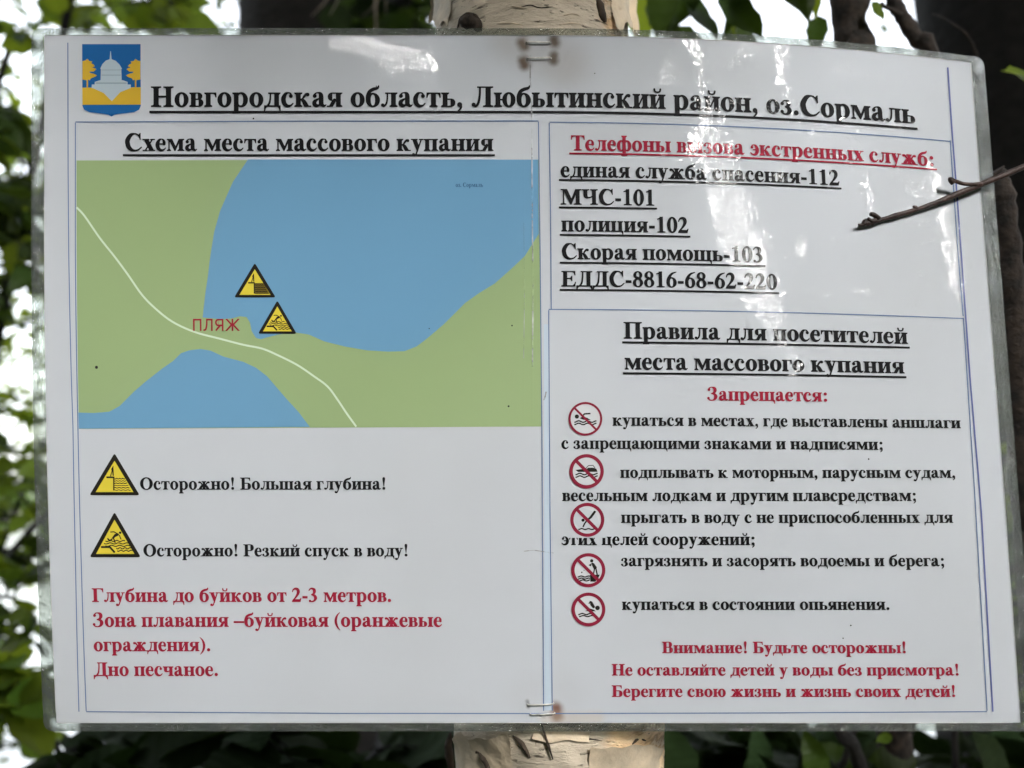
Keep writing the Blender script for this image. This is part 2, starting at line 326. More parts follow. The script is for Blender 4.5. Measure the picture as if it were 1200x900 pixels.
def tree(name, label, cat, x, y, h, crown_r, crown_h, r0, n, size, mat, bark, seed, group=None, lean=0.0, clumps=16, spread=.38):
    rd = random.Random(seed); root = empty(name, (x, y, -.1)); tag(root, label, cat, group)
    path = crom([Vector((0, 0, 0)), Vector((lean * .3, .05, h * .35)), Vector((lean * .7, 0, h * .7)), Vector((lean, 0, h))], 8)
    rad = [r0 * (1 - .8 * i / (len(path) - 1)) * (1.35 if i == 0 else 1) for i in range(len(path))]
    mesh_obj('trunk', *tube(path, rad, 14, .35, seed), bark, root, True)
    for k in range(9):
        i = rd.randint(len(path) // 3, len(path) - 2); a = rd.uniform(0, 6.28); L = crown_r * rd.uniform(.5, .9); p = path[i]
        q = p + Vector((math.cos(a) * L, math.sin(a) * L, L * rd.uniform(.1, .6)))
        mesh_obj('limb', *tube(crom([p, p.lerp(q, .5) + Vector((0, 0, -.05 * L)), q], 4), [rad[i] * .45 * (1 - t / 10) for t in range(9)], 6), bark, root, True)
    v, f = scatter_leaves((lean * .7, 0, h - crown_h * .45), (crown_r, crown_r, crown_h * .55), n, size, seed, clumps, spread)
    c = np_mesh('crown', v, f, mat, root); c['kind'] = 'stuff'
    return root

# ================================================================== near plants
def leaf_mesh(seed, fold=.22, curl=.25, wid=.34, teeth=True):
    rd = random.Random(seed); nu = 7; vs = []; fs = []
    for i in range(nu + 1):
        t = i / nu; w = wid * math.sin(math.pi * min(1, t ** .8)) ** .72 * (1 - .18 * t) if 0 < t < 1 else .004
        if teeth and 0 < t < 1: w *= 1 + (.05 if i % 2 else -.05)
        y = t; zc = -curl * t * t * .5 + .03 * math.sin(6 * t + seed)
        for s in (-1, -.5, 0, .5, 1):
            vs.append((w * s, y, zc + fold * w * abs(s) + .03 * math.sin(9 * t + s * 3 + seed) * abs(s)))
    for i in range(nu):
        for k in range(4):
            a = i * 5 + k; fs.append((a, a + 1, a + 6, a + 5))
    me = bpy.data.meshes.new('leaf_blade'); me.from_pydata(vs, [], fs); me.polygons.foreach_set('use_smooth', [True] * len(fs)); me.update()
    return me
LEAF = {}
def leaf_data(kind, k):
    key = (kind, k)
    if key not in LEAF:
        me = leaf_mesh(k * 7 + 3, fold=(.15, .3, .05, .22)[k % 4], curl=(.2, .5, .1, .35)[k % 4], wid=(.36, .33, .38, .30)[k % 4]); me.materials.append(M[kind]); LEAF[key] = me
    return LEAF[key]
def add_leaf(parent, p, direction, size, kind, rd, tilt=.7, up=Vector((0, 0, 1)), name='leaf'):
    d = direction.normalized(); n = (up + Vector((rd.gauss(0, tilt), rd.gauss(0, tilt), rd.gauss(0, tilt * .4)))).normalized()
    x = d.cross(n)
    if x.length < .05: x = Vector((1, 0, 0)).cross(d)
    x.normalize(); n = x.cross(d).normalized()
    M4 = Matrix((x, d, n)).transposed().to_4x4(); M4.translation = p - parent.location
    o = bpy.data.objects.new(name, leaf_data(kind, rd.randint(0, 3))); link(o, parent)
    o.matrix_local = M4 @ Matrix.Diagonal((size, size, size, 1)); return o
def leafy_plant(name, label, cat, base, stems, targets, size, kinds, seed, group=None, stem_mat='bark_brown', per=4, tilt=.7, stem_seg=9, rough=.25):
    """stems: list of (points, r0, r1); targets: points the twigs reach for"""
    rd = random.Random(seed); root = empty(name, base); tag(root, label, cat, group)
    sp = []
    for pts, r0, r1 in stems:
        P = crom(pts, 10); rad = [r0 + (r1 - r0) * i / (len(P) - 1) for i in range(len(P))]
        mesh_obj('stem', *tube([p - base for p in P], rad, stem_seg, rough, seed), M[stem_mat], root, True)
        sp += list(zip(P, rad))
    cnt = 0
    for T in targets:
        T = Vector(T); p, r = min(sp, key=lambda q: (q[0] - T).length + .25 * max(0, q[0].z - T.z + .1))
        L = (T - p).length; mid = p.lerp(T, .5) + Vector((rd.gauss(0, .06), rd.gauss(0, .06), .08 * rd.random() + .02)) * L
        path = crom([p, mid, T], 5); r1 = min(r * .6, .0028)
        mesh_obj('twig', *tube([q - base for q in path], [r1 * (1 - .75 * i / (len(path) - 1)) for i in range(len(path))], 5), M[stem_mat], root, True)
        k0 = max(1, int(len(path) * (1 - min(1, size * per * .55 / max(L, .01)))))
        for k in range(per):
            if cnt >= 298: break
            u = k0 + (len(path) - 1 - k0) * (k + .6) / per; i = min(int(u), len(path) - 2); q = path[i].lerp(path[i + 1], u - i)
            t = (path[i + 1] - path[i]).normalized(); s = t.cross(Vector((0, 0, 1))); s = s.normalized() if s.length > .1 else Vector((1, 0, 0))
            dd = t * .7 + s * (1 if k % 2 else -1) * rd.uniform(.5, 1.1) + Vector((0, 0, rd.uniform(-.5, .2)))
            add_leaf(root, q, dd, size * rd.uniform(.7, 1.25), rd.choice(kinds), rd, tilt); cnt += 1
    return root
# ---- far shore, far trees
def far_woods():
    rg = np.random.default_rng(5); n = 9000; x = rg.uniform(-420, 420, n); hh = 9 + 4 * np.sin(x * .05) + 3 * np.sin(x * .17 + 1)
    z = rg.uniform(0, 1, n) * hh; y = 262 + rg.uniform(0, 18, n); s = rg.uniform(1.0, 2.6, (n, 1))
    p = np.stack([x, y, z - .5], 1); a = rg.normal(size=(n, 3)); a /= np.linalg.norm(a, axis=1)[:, None]; b = np.cross(a, rg.normal(size=(n, 3))); b /= np.linalg.norm(b, axis=1)[:, None]
    v = np.stack([p - a * s, p - b * s * .6, p + a * s, p + b * s * .6], 1).reshape(-1, 3); f = np.arange(4 * n).reshape(-1, 4)
    tag(np_mesh('far_woods', v, f, M['leaf_dark']), 'wooded far shore beyond the lake', None, None, 'stuff')
far_woods()
rg = np.random.default_rng(9); n = 26000
gx = rg.uniform(-5, 5, n); gy = rg.uniform(.7, 4.2, n) ; gz = -.02 - np.clip(gy - 3.2, 0, 9) * .42
w_ = rg.uniform(.002, .005, n); h_ = rg.uniform(.05, .22, n); aa = rg.uniform(0, 6.28, n); lx = rg.normal(0, .06, n); ly = rg.normal(0, .06, n)
v = np.stack([np.stack([gx - w_ * np.cos(aa), gy - w_ * np.sin(aa), gz], 1), np.stack([gx + w_ * np.cos(aa), gy + w_ * np.sin(aa), gz], 1), np.stack([gx + lx, gy + ly, gz + h_], 1)], 1).reshape(-1, 3)
tag(np_mesh('grass', v, np.arange(3 * n).reshape(-1, 3), M['leaf_dark']), 'sparse grass on the forest floor', None, None, 'stuff')

def box_targets(rd, n, x0, x1, y0, y1, d0, d1, ok=None):
    out = []
    while len(out) < n:
        x, y = rd.uniform(x0, x1), rd.uniform(y0, y1)
        if ok and not ok(x, y): continue
        out.append(at(x, y, rd.uniform(d0, d1)))
    return out
rd = random.Random(21)
def gp(x, y, z=-.03): return Vector((x, y, z))
# trees standing round the place
a = at(345, 450, 1.75); tree('spruce_tree', 'thick dark tree trunk behind the notice, left of the birch', 'tree', a.x, a.y, 7.5, 1.9, 3.2, .255, 9000, .11, M['needle'], M['bark_dark'], 3, lean=.1)
a = at(1255, 450, 1.35); tree('spruce_tree', 'massive dark tree trunk behind the upper right corner of the notice', 'tree', a.x, a.y, 8.0, 2.0, 3.4, .195, 9000, .11, M['needle'], M['bark_dark'], 4, lean=-.12)
for i, (px, d, h, r, ch, mat, lab) in enumerate(((-60, 5.2, 6.0, 1.9, 5.6, 'leaf', 'leafy bright green tree seen left of the notice by the lake'), (130, 6.6, 5.2, 1.6, 4.4, 'leaf', 'smaller leafy tree seen above the crest corner'),
        (480, 5.5, 6.0, 1.3, 5.4, 'leaf_dark', 'dark leafy tree directly behind the birch'), (700, 7.0, 3.4, 1.5, 3.0, 'leaf_dark', 'low dark leafy tree behind the birch, right side'),
        (1560, 4.2, 6.0, 1.5, 5.6, 'leaf_dark', 'dark leafy tree seen right of the notice'), (-420, 4.2, 6.2, 1.8, 5.6, 'leaf_dark', 'dark leafy tree at the far left'))):
    a = at(px, 450, d); tree('alder_tree', lab, 'tree', a.x, a.y, h, r, ch, .07, 3000 if mat == 'leaf' else 9000, .085, M[mat], M['bark_dark'], 20 + i, 'trees standing near the lake', clumps=26, spread=.26 if mat == 'leaf' else .36)
# unseen wood on the reader's side, shaped to block sky light
def shade_canopy():
    """unseen crowns added over and behind the reader to dim the notice; gap towards sun"""
    V = []; F = []; o = 0; rg = np.random.default_rng(2)
    for k in range(190):
        for _ in range(50):
            an = rg.uniform(R(176), R(364)); el = rg.uniform(R(-3), R(24)) if k % 2 else rg.uniform(R(15), R(88)); r = rg.uniform(6.0, 8.0)
            c = Vector((math.cos(an) * math.cos(el), math.sin(an) * math.cos(el), math.sin(el)))
            if c.angle(SUNV) > R(12): break
        c = c * r + Vector((0, .1, 1.4))
        v, f = scatter_leaves(tuple(c), (1.5, 1.5, 1.3), 1700, .26, 100 + k, 10, .5)
        q = v.reshape(-1, 5, 3).mean(1) - np.array((0, .4, 1.5)); q /= np.linalg.norm(q, axis=1)[:, None]
        keep = (q @ np.array(SUNV) < math.cos(R(8))) | (rg.uniform(size=len(q)) < .25); n = len(v) // 5; f4 = f.reshape(4, n, 3)[:, keep].reshape(-1, 3)
        V.append(v); F.append(f4 + o); o += len(v)
    tag(np_mesh('shade_canopy', np.concatenate(V), np.concatenate(F), M['leaf_dark']), 'unseen leafy crowns over and behind the reader, added to shade the notice', None, None, 'stuff')
shade_canopy()

# ---- shrub at the left of the notice
b0 = gp(-1.35, 1.75)
ok_left = lambda x, y: not (350 < y < 450 and rd.random() < .6) and not (655 < y < 720 and rd.random() < .45) and not (y < 60 and rd.random() < .5)
st = [([b0, at(-60, 700, 1.7), at(-10, 430, 1.6), at(60, 100, 1.55), at(120, -160, 1.5)], .016, .005), ([b0 + Vector((.05, .02, 0)), at(-120, 600, 1.8), at(-90, 250, 1.75), at(-40, -120, 1.6)], .014, .004),
      ([b0 + Vector((.02, -.05, 0)), at(-60, 780, 1.5), at(20, 640, 1.4), at(110, 560, 1.45)], .01, .004)]
tg = box_targets(rd, 70, -70, 75, -30, 900, 1.25, 2.1, ok_left)
leafy_plant('hazel_shrub', 'leafy green shrub with thin dark stems left of the notice', 'shrub', b0, st, tg, .047, ['leaf', 'leaf', 'leaf_bright', 'leaf_bright', 'leaf_dark'], 5, stem_mat='bark_dark', tilt=.9)
b1 = gp(-1.1, 1.45)
st = [([b1, at(-80, 500, 1.35), at(-40, 230, 1.3), at(10, 60, 1.25)], .011, .004)]
tg = box_targets(rd, 46, -60, 55, 110, 345, 1.15, 1.6)
leafy_plant('hazel_shrub', 'dense dark shrub behind the upper left film edge', 'shrub', b1, st, tg, .054, ['leaf_dark', 'leaf_dark', 'leaf'], 6, stem_mat='bark_dark', tilt=.9, per=6)
b2 = gp(-1.0, 1.9)
st = [([b2, at(150, 600, 1.9), at(185, 100, 1.6), at(178, 0, 1.5), at(150, -150, 1.5)], .011, .0035)]
tg = box_targets(rd, 26, 60, 250, -40, 34, 1.2, 1.9)
leafy_plant('hazel_shrub', 'shrub with sparse leaves against the sky above the crest', 'shrub', b2, st, tg, .05, ['leaf', 'leaf_bright', 'leaf_bright'], 7, stem_mat='bark_dark', per=3, tilt=.9)
b3 = gp(-.62, 1.2)
st = [([b3, at(-30, 900, 1.0), at(10, 830, .95), at(60, 780, .95)], .007, .003)]
tg = box_targets(rd, 14, -40, 45, 740, 855, .85, 1.1)
leafy_plant('hazel_shrub', 'low bright yellow green shrub at the lower left corner', 'shrub', b3, st, tg, .055, ['leaf_bright', 'leaf_bright', 'leaf'], 8, stem_mat='bark_dark', per=3, tilt=.6)
b16 = gp(-1.25, 1.35)
st = [([b16, at(-120, 900, 1.5), at(-40, 760, 1.45), at(10, 620, 1.45), at(60, 500, 1.5)], .008, .003), ([b16, at(-100, 820, 1.4), at(0, 700, 1.35), at(70, 770, 1.4)], .006, .0025)]
tg = box_targets(rd, 44, -50, 62, 470, 850, 1.25, 1.65)
leafy_plant('hazel_shrub', 'bright leafed shrub with slanting dark stems behind the lower left film edge', 'shrub', b16, st, tg, .045, ['leaf', 'leaf_bright', 'leaf_bright', 'leaf_dark'], 18, stem_mat='bark_dark', per=5, tilt=.9)
# ---- undergrowth below the notice
b4 = gp(-.3, 1.15)
st = [([b4, at(250, 1050, 1.0), at(260, 930, .85), at(300, 850, .8)], .006, .003), ([b4, at(60, 1000, 1.0), at(80, 880, .9)], .006, .003), ([b4, at(430, 1000, 1.0), at(440, 880, .85)], .006, .003)]
tg = box_targets(rd, 60, -20, 520, 850, 960, .72, 1.25)
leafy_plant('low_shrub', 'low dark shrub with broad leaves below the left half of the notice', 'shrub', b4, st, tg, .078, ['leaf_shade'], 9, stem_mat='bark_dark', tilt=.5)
b5 = gp(.35, 1.2)
st = [([b5, at(820, 1020, 1.0), at(860, 900, .85)], .006, .003), ([b5, at(1120, 1020, 1.0), at(1130, 900, .9)], .006, .003), ([b5, at(960, 1050, .9), at(940, 880, .75)], .005, .003)]
tg = box_targets(rd, 56, 790, 1230, 856, 960, .75, 1.3, lambda x, y: not (985 < x < 1110 and y < 905)) + box_targets(rd, 14, 790, 980, 850, 905, .8, 1.25)
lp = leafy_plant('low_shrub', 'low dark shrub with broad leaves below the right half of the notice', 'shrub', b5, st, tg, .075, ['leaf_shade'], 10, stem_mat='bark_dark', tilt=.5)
b14 = gp(-.2, 1.7)
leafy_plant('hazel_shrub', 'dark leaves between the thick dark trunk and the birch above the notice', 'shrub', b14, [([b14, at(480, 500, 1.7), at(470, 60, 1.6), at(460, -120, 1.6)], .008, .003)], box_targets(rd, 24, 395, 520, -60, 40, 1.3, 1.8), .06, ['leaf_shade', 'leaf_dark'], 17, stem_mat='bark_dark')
# ---- shrub at the right edge
b6 = gp(.72, 1.15)
st = [([b6, at(1290, 700, .9), at(1255, 460, .85), at(1240, 330, .83)], .008, .003)]
tg = box_targets(rd, 34, 1165, 1260, 480, 860, .75, 1.1)
leafy_plant('low_shrub', 'leafy green shrub behind the lower right edge of the notice', 'shrub', b6, st, tg, .05, ['leaf', 'leaf_dark', 'leaf_bright'], 11, stem_mat='bark_brown', per=3)
# ---- saplings close behind the notice
b7 = gp(.42, .95)
st = [([b7, at(1075, 1200, .72), at(1040, 700, .66), at(1012, 120, .62), at(1000, 48, .62), at(988, -40, .62), at(960, -260, .66)], .0135, .011)]
s7 = leafy_plant('alder_sapling', 'thick brown sapling stem crossing the upper edge of the notice right of centre', 'sapling', b7, st, [], .06, ['leaf'], 12, stem_mat='bark_brown', stem_seg=18, rough=.3)
def spot_leaf(root, x, y, d, dx, dy, dd, size, kind, seed, face=.8, tilt=.25):
    rr = random.Random(seed); p = at(x, y, d); q = at(x + dx, y + dy, d + dd)
    return add_leaf(root, p, q - p, size, kind, rr, tilt, Vector((0, -face, 1)).normalized())
bag = Bag()
for T in ((870, -60, .7), (800, -50, .72), (905, -30, .66), (1030, -20, .6)):
    p = at(975, -150, .64); q = at(*T); mesh_obj('twig', *tube(crom([p - b7, p.lerp(q, .5) - b7 + Vector((0, 0, .02)), q - b7], 5), [.0022 * (1 - .07 * t) for t in range(11)], 6), M['twig'], s7, True)
for k, a in enumerate(((768, -55, .70, 12, 90, 0, .062, 'leaf_dark', .9), (812, -60, .72, -14, 100, .01, .066, 'leaf_dark', 1.2), (858, -65, .70, 10, 105, 0, .065, 'leaf_dark', 1.0), (885, -50, .72, -30, 90, .02, .06, 'leaf', .9),
                       (800, -10, .74, 40, 50, 0, .05, 'leaf_dark', 1.0), (842, -12, .69, 45, 45, 0, .05, 'leaf_dark', 1.1), (760, 0, .75, 30, 45, 0, .045, 'leaf_dark', .9), (900, -70, .66, 60, 105, 0, .066, 'leaf_dark', 1.3), (930, -60, .68, 40, 100, 0, .055, 'leaf', 1.0),
                       (1022, 2, .6, 14, 20, 0, .0145, 'leaf_bright', 1.4), (738, -30, .78, 20, 80, 0, .06, 'leaf', .9), (790, 30, .78, 30, 40, 0, .055, 'leaf_dark', 1), (850, 30, .8, 30, 40, 0, .055, 'leaf_dark', 1), (960, 18, .75, -8, 60, 0, .03, 'leaf_dark', 1))):
    spot_leaf(s7, *a[:8], seed=k, face=a[8])
b8 = gp(.5, 1.05)
st = [([b8, at(1260, 1100, .8), at(1190, 500, .68), at(1100, 95, .62), at(1075, 48, .62), at(1050, 6, .62), at(1030, -60, .62), at(1010, -200, .63)], .0068, .0042)]
s8 = leafy_plant('alder_sapling', 'thin brown sapling stem with short bare spur near the top right corner', 'sapling', b8, st, [], .06, ['leaf'], 13, stem_mat='bark_brown', stem_seg=14, rough=.35)
P = crom([at(1056, 18, .615) - b8, at(1044, 11, .612) - b8, at(1037, 8, .61) - b8, at(1031, 4, .61) - b8], 4)
mesh_obj('spur', *tube(P, [.0022, .002, .0019, .0018, .0017, .0015, .0015, .0014, .0014, .0015, .0019, .0021, .0012], 8), M['bark_brown'], s8, True)
P = crom([at(1145, 66, .70) - b8, at(1134, 42, .69) - b8, at(1118, 29, .68) - b8, at(1104, 20, .67) - b8, at(1091, 16, .66) - b8], 5)
mesh_obj('twig', *tube(P, [.0012 - .00004 * k for k in range(len(P))], 6, .3), M['bark_brown'], s8, True)
b9 = gp(.42, .72)
st = [([b9, at(1230, 900, .56), at(1206, 600, .53), at(1192, 440, .52), at(1184, 320, .51), at(1172, 225, .505), at(1160, 205, .505)], .0095, .0068)]
s9 = leafy_plant('alder_sapling', 'brown barked stem with broken top close behind the right edge of the notice', 'sapling', b9, st, [], .05, ['leaf'], 14, stem_mat='bark_brown', stem_seg=18, rough=.4)
for k, a in enumerate(((1178, 82, .62, 26, 6, 0, .026, 'leaf', 1.3), (1205, 95, .64, -20, -10, 0, .02, 'leaf', 1.0))): spot_leaf(s9, *a[:8], seed=40 + k, face=a[8])
P = crom([at(1206, 600, .53) - b9, at(1250, 400, .56) - b9, at(1262, 200, .6) - b9, at(1206, 97, .635) - b9], 5); mesh_obj('twig', *tube(P, [.0005] * len(P), 6), M['twig'], s9, True)
# ---- bare twig reaching in front of the notice
b10 = gp(.44, .56)
st = [([b10, at(1480, 1100, .60), at(1420, 500, .50), at(1370, 130, .46), at(1345, -150, .45)], .006, .003)]
s10 = leafy_plant('alder_sapling', 'bare brown twig reaching in front of the telephone box from the right', 'sapling', b10, st, [], .05, ['leaf'], 15, stem_mat='twig')
fp = [(1385, 150, .46), (1300, 166, .44), (1245, 180, 0.4312), (1198, 196, 0.4252), (1165, 210, 0.4227), (1132, 223, 0.4202), (1090, 240, 0.4177), (1052, 252, 0.4152), (1034, 257, 0.4137), (1022, 261, 0.4132), (1010, 262, 0.4122)]
P = crom([at(*p) - b10 for p in fp], 6); n = len(P); rad = []
for i in range(n):
    t = i / (n - 1); r = .0018 * (1 - t) + .0008 * t
    if t > .88: r *= 1 + .55 * math.sin((t - .88) / .12 * 9) ** 2
    rad.append(r if i < n - 1 else .0005)
br_ = mesh_obj('branch', *tube(P, rad, 12, .35, 4), M['twig'], s10, True)
def spur(pts, r0, r1, name='spur'):
    Q = crom([at(*p) - b10 for p in pts], 5); mesh_obj(name, *tube(Q, [r0 + (r1 - r0) * i / (len(Q) - 1) for i in range(len(Q))], 9, .4, 6), M['twig'], br_, True)
spur([(1150, 216, 0.4207), (1140, 216, 0.4192), (1128, 215, 0.4182), (1119, 212, 0.4172), (1115, 209.5, 0.4167)], .0011, .0008)
spur([(1117, 214, 0.4172), (1114, 211, 0.4167), (1113.5, 208, 0.4162)], .0014, .0008, 'bud')
spur([(1030, 256, 0.4132), (1024, 252, 0.4122), (1020, 251, 0.4117)], .0011, .0008, 'bud')
spur([(1016, 261, 0.4122), (1011, 263.5, 0.4122), (1006, 263, 0.4117)], .001, .0005, 'bud')
spur([(1026, 259, 0.4127), (1021, 259, 0.4122), (1017, 256, 0.4117)], .0013, .0007, 'bud')
spur([(1075, 246, 0.4167), (1073, 243, 0.4162), (1070, 242, 0.4160)], .0011, .0006, 'bud')
# ---- leaves and stems just under the lower edge, right of the birch
b11 = gp(.30, .9)
st = [([b11, at(1075, 1150, .78), at(1010, 905, .66), at(985, 855, .64), at(940, 760, .68), at(930, 500, .8)], .0055, .0045), ([b11, at(960, 1080, .8), at(990, 890, .68), at(1020, 830, .68)], .0035, .002), ([b11 + Vector((.02, 0, 0)), at(1120, 910, .75), at(1060, 868, .72), at(1020, 850, .72)], .003, .002)]
s11 = leafy_plant('alder_sapling', 'sapling with dark stems and lit round leaves below the right half of the notice', 'sapling', b11, st, [], .05, ['leaf'], 16, stem_mat='bark_dark', stem_seg=12)
for k, a in enumerate(((962, 915, .66, -14, -50, 0, .036, 'leaf_dark', 2.5), (1075, 892, .68, -52, -3, 0, .036, 'leaf_dark', 2.2), (1000, 905, .7, -30, -30, 0, .035, 'leaf_dark', 1.2), (1045, 862, .66, -16, 6, 0, .012, 'leaf_bright', 1.5),
                       (800, 925, .7, -20, -70, 0, .055, 'leaf_shade', 1.8), (160, 935, .8, 20, -80, 0, .07, 'leaf_shade', 1.8), (1180, 925, .7, -30, -60, 0, .05, 'leaf_shade', 1.8), (880, 930, .75, 15, -70, 0, .055, 'leaf_shade', 1.8))):
    spot_leaf(s11 if a[0] > 700 else lp, *a[:8], seed=60 + k, face=a[8])
# ---- thin dead twigs before the dark trunk
b12 = gp(-.25, 1.3)
bag = Bag(); D0 = empty('dead_twig', b12); tag(D0, 'pale hair-thin dead twigs before the dark trunk above the notice', 'twig')
for a_, c in (((385, -4, 1.1), (365, 19, 1.1)), ((396, -6, 1.1), (386, 18, 1.1)), ((440, 5, 1.15), (424, 20, 1.15)), ((446, -8, 1.15), (452, 16, 1.15)), ((385, -4, 1.1), (440, -60, 1.2)), ((440, 5, 1.15), (446, -8, 1.15)), ((446, -8, 1.15), (440, -60, 1.2))):
    p = at(*a_) - b12; q = at(*c) - b12; mesh_obj('twig', *tube([p, p.lerp(q, .5) + Vector((.004, 0, .003)), q], [.0006, .0005, .0004], 5), M['deadtwig'], D0, True)
p = at(440, -60, 1.2) - b12; bag.add(tube(crom([Vector((0, 0, 0)), Vector((.1, .1, 1.0)), Vector((.05, .05, 1.8)), p], 6), [.004 - .00015 * k for k in range(19)], 6))
bag.build('stem', M['deadtwig'], D0)

# ================================================================== birch trunk carrying the notice
def birch_mat():
    m, nt, b = new_mat('birch_bark'); tc = N(nt, 'ShaderNodeTexCoord'); P = tc.outputs['Object']
    mp_ = N(nt, 'ShaderNodeMapping'); mp_.inputs['Scale'].default_value = (1, 1, 3.2); nt.links.new(P, mp_.inputs['Vector'])
    n1 = N(nt, 'ShaderNodeTexNoise', i_Scale=16.0, i_Detail=5.0, i_Roughness=.6, i_Distortion=.6); nt.links.new(mp_.outputs[0], n1.inputs['Vector'])
    n2 = N(nt, 'ShaderNodeTexNoise', i_Scale=95.0, i_Detail=6.0, i_Roughness=.65); nt.links.new(mp_.outputs[0], n2.inputs['Vector'])
    cr = N(nt, 'ShaderNodeValToRGB'); e = cr.color_ramp.elements
    e[0].position = .34; e[0].color = (.42, .36, .28, 1); e[1].position = .66; e[1].color = (.80, .57, .32, 1)
    for p_, c in ((.40, (.70, .57, .40, 1)), (.44, (.40, .25, .13, 1)), (.48, (.80, .57, .33, 1)), (.55, (.88, .68, .42, 1))):
        x = e.new(p_); x.color = c
    nt.links.new(n1.outputs['Fac'], cr.inputs['Fac'])
    # grey papery skin on the flanks
    sx = N(nt, 'ShaderNodeSeparateXYZ'); nt.links.new(P, sx.inputs[0])
    ax = math_(nt, 'ADD', math_(nt, 'ABSOLUTE', sx.outputs['X']), math_(nt, 'MULTIPLY', n1.outputs['Fac'], .03))
    mr = N(nt, 'ShaderNodeMapRange', interpolation_type='SMOOTHSTEP'); mr.inputs['From Min'].default_value = .046; mr.inputs['From Max'].default_value = .054; nt.links.new(ax, mr.inputs['Value'])
    mx = N(nt, 'ShaderNodeMix', data_type='RGBA'); nt.links.new(mr.outputs[0], mx.inputs['Factor']); nt.links.new(cr.outputs[0], mx.inputs['A']); mx.inputs['B'].default_value = (.62, .54, .42, 1)
    # short dark lenticels and cracks
    mp2 = N(nt, 'ShaderNodeMapping'); mp2.inputs['Scale'].default_value = (1, 1, 7); nt.links.new(P, mp2.inputs['Vector'])
    n3 = N(nt, 'ShaderNodeTexNoise', i_Scale=42.0, i_Detail=4.0, i_Roughness=.7); nt.links.new(mp2.outputs[0], n3.inputs['Vector'])
    d1 = N(nt, 'ShaderNodeMapRange'); d1.inputs['From Min'].default_value = .62; d1.inputs['From Max'].default_value = .68; nt.links.new(n3.outputs['Fac'], d1.inputs['Value'])
    n4 = N(nt, 'ShaderNodeTexNoise', i_Scale=30.0, i_Detail=6.0, i_Roughness=.75); nt.links.new(P, n4.inputs['Vector'])
    d2 = N(nt, 'ShaderNodeMapRange'); d2.inputs['From Min'].default_value = .60; d2.inputs['From Max'].default_value = .68; nt.links.new(n4.outputs['Fac'], d2.inputs['Value'])
    dk = math_(nt, 'MULTIPLY', math_(nt, 'MAXIMUM', d1.outputs[0], d2.outputs[0]), .85)
    n5 = N(nt, 'ShaderNodeTexNoise', i_Scale=260.0, i_Detail=3.0, i_Roughness=.6); nt.links.new(mp_.outputs[0], n5.inputs['Vector'])
    d3 = N(nt, 'ShaderNodeMapRange'); d3.inputs['From Min'].default_value = .63; d3.inputs['From Max'].default_value = .70; nt.links.new(n5.outputs['Fac'], d3.inputs['Value'])
    dk = math_(nt, 'MAXIMUM', dk, math_(nt, 'MULTIPLY', d3.outputs[0], .6))
    m2 = N(nt, 'ShaderNodeMix', data_type='RGBA'); nt.links.new(dk, m2.inputs['Factor']); nt.links.new(mx.outputs['Result'], m2.inputs['A']); m2.inputs['B'].default_value = (.06, .04, .025, 1)
    nt.links.new(m2.outputs['Result'], b.inputs['Base Color']); b.inputs['Roughness'].default_value = .75
    h = math_(nt, 'SUBTRACT', math_(nt, 'MULTIPLY', n2.outputs['Fac'], .0016), math_(nt, 'MULTIPLY', dk, .0015))
    bp = N(nt, 'ShaderNodeBump'); bp.inputs['Distance'].default_value = 1.0; nt.links.new(h, bp.inputs['Height']); nt.links.new(bp.outputs[0], b.inputs['Normal'])
    return m
M['birch'] = birch_mat()
M['birch_black'] = simple('black_birch_scar', (.022, .017, .013), .9, var=.6, scale=90, bump=.002, bscale=160, rgb2=(.07, .05, .035))
M['birch_skin'] = simple('curled_birch_skin', (.58, .49, .36), .7, var=.2, scale=50, bump=.0008, bscale=200, rgb2=(.76, .63, .45))
TD = DIST + .0555
t_top = at(624, 18, TD); t_bot = at(655, 882, TD); ax_ = (t_top - t_bot); 
def trunk_axis(s):            # s = 0 at the lower edge of the notice, 1 at the upper
    p = t_bot + ax_ * s
    if s > 2: p += Vector((.02 * (s - 2), .0, 0)) * (s - 2) * .2
    return p
tor = trunk_axis(0.5)
base_s = -(t_bot.z + .08) / ax_.z
birch = empty('birch_tree', trunk_axis(base_s)); tag(birch, 'birch with peeling tan and grey bark behind the stapled notice', 'tree')
def t_rad(s): return .0515 - .0035 * (s) if -3 < s < 9 else .05
def bark_r(s, w):
    P = Vector((math.cos(w) * 2.2, math.sin(w) * 2.2, s * 5))
    d = .0016 * noise.noise(P) + .0009 * noise.noise(P * 3.1) + .0007 * noise.noise(Vector((P.x * 1.5, P.y * 1.5, P.z * 9)))
    # peeled step: bark sheets end in ragged horizontal edges
    k = noise.noise(Vector((math.cos(w) * 1.3, math.sin(w) * 1.3, s * 3.3 + 7)))
    d += .0011 * (1 if k > .05 else 0)
    # big scars
    for sx_, w0, a, b_, dep in ((-.005, 4.2, .035, .35, -.004), (1.03, 4.05, .02, .2, -.004), (1.0, 5.3, .03, .12, -.003)):
        q = ((s - sx_) / a) ** 2 + ((w - w0) / b_) ** 2
        if q < 4: d += dep * math.exp(-q)
    return t_rad(s) + d
vs = []; fs = []; SEG = 150
ss = list(np.linspace(base_s, -.25, 24)) + list(np.linspace(-.24, 1.24, 300)) + list(np.linspace(1.26, 9, 60))
for s in ss:
    c = trunk_axis(s); flare = 1 + .6 * math.exp(-(s - base_s) * 3)
    for k in range(SEG):
        w = 2 * math.pi * k / SEG; r = bark_r(s, w) * flare * (1 if s < 1.3 else max(.4, 1 - (s - 1.3) * .07))
        vs.append(c + Vector((math.cos(w) * r, math.sin(w) * r, 0)) - birch.location)
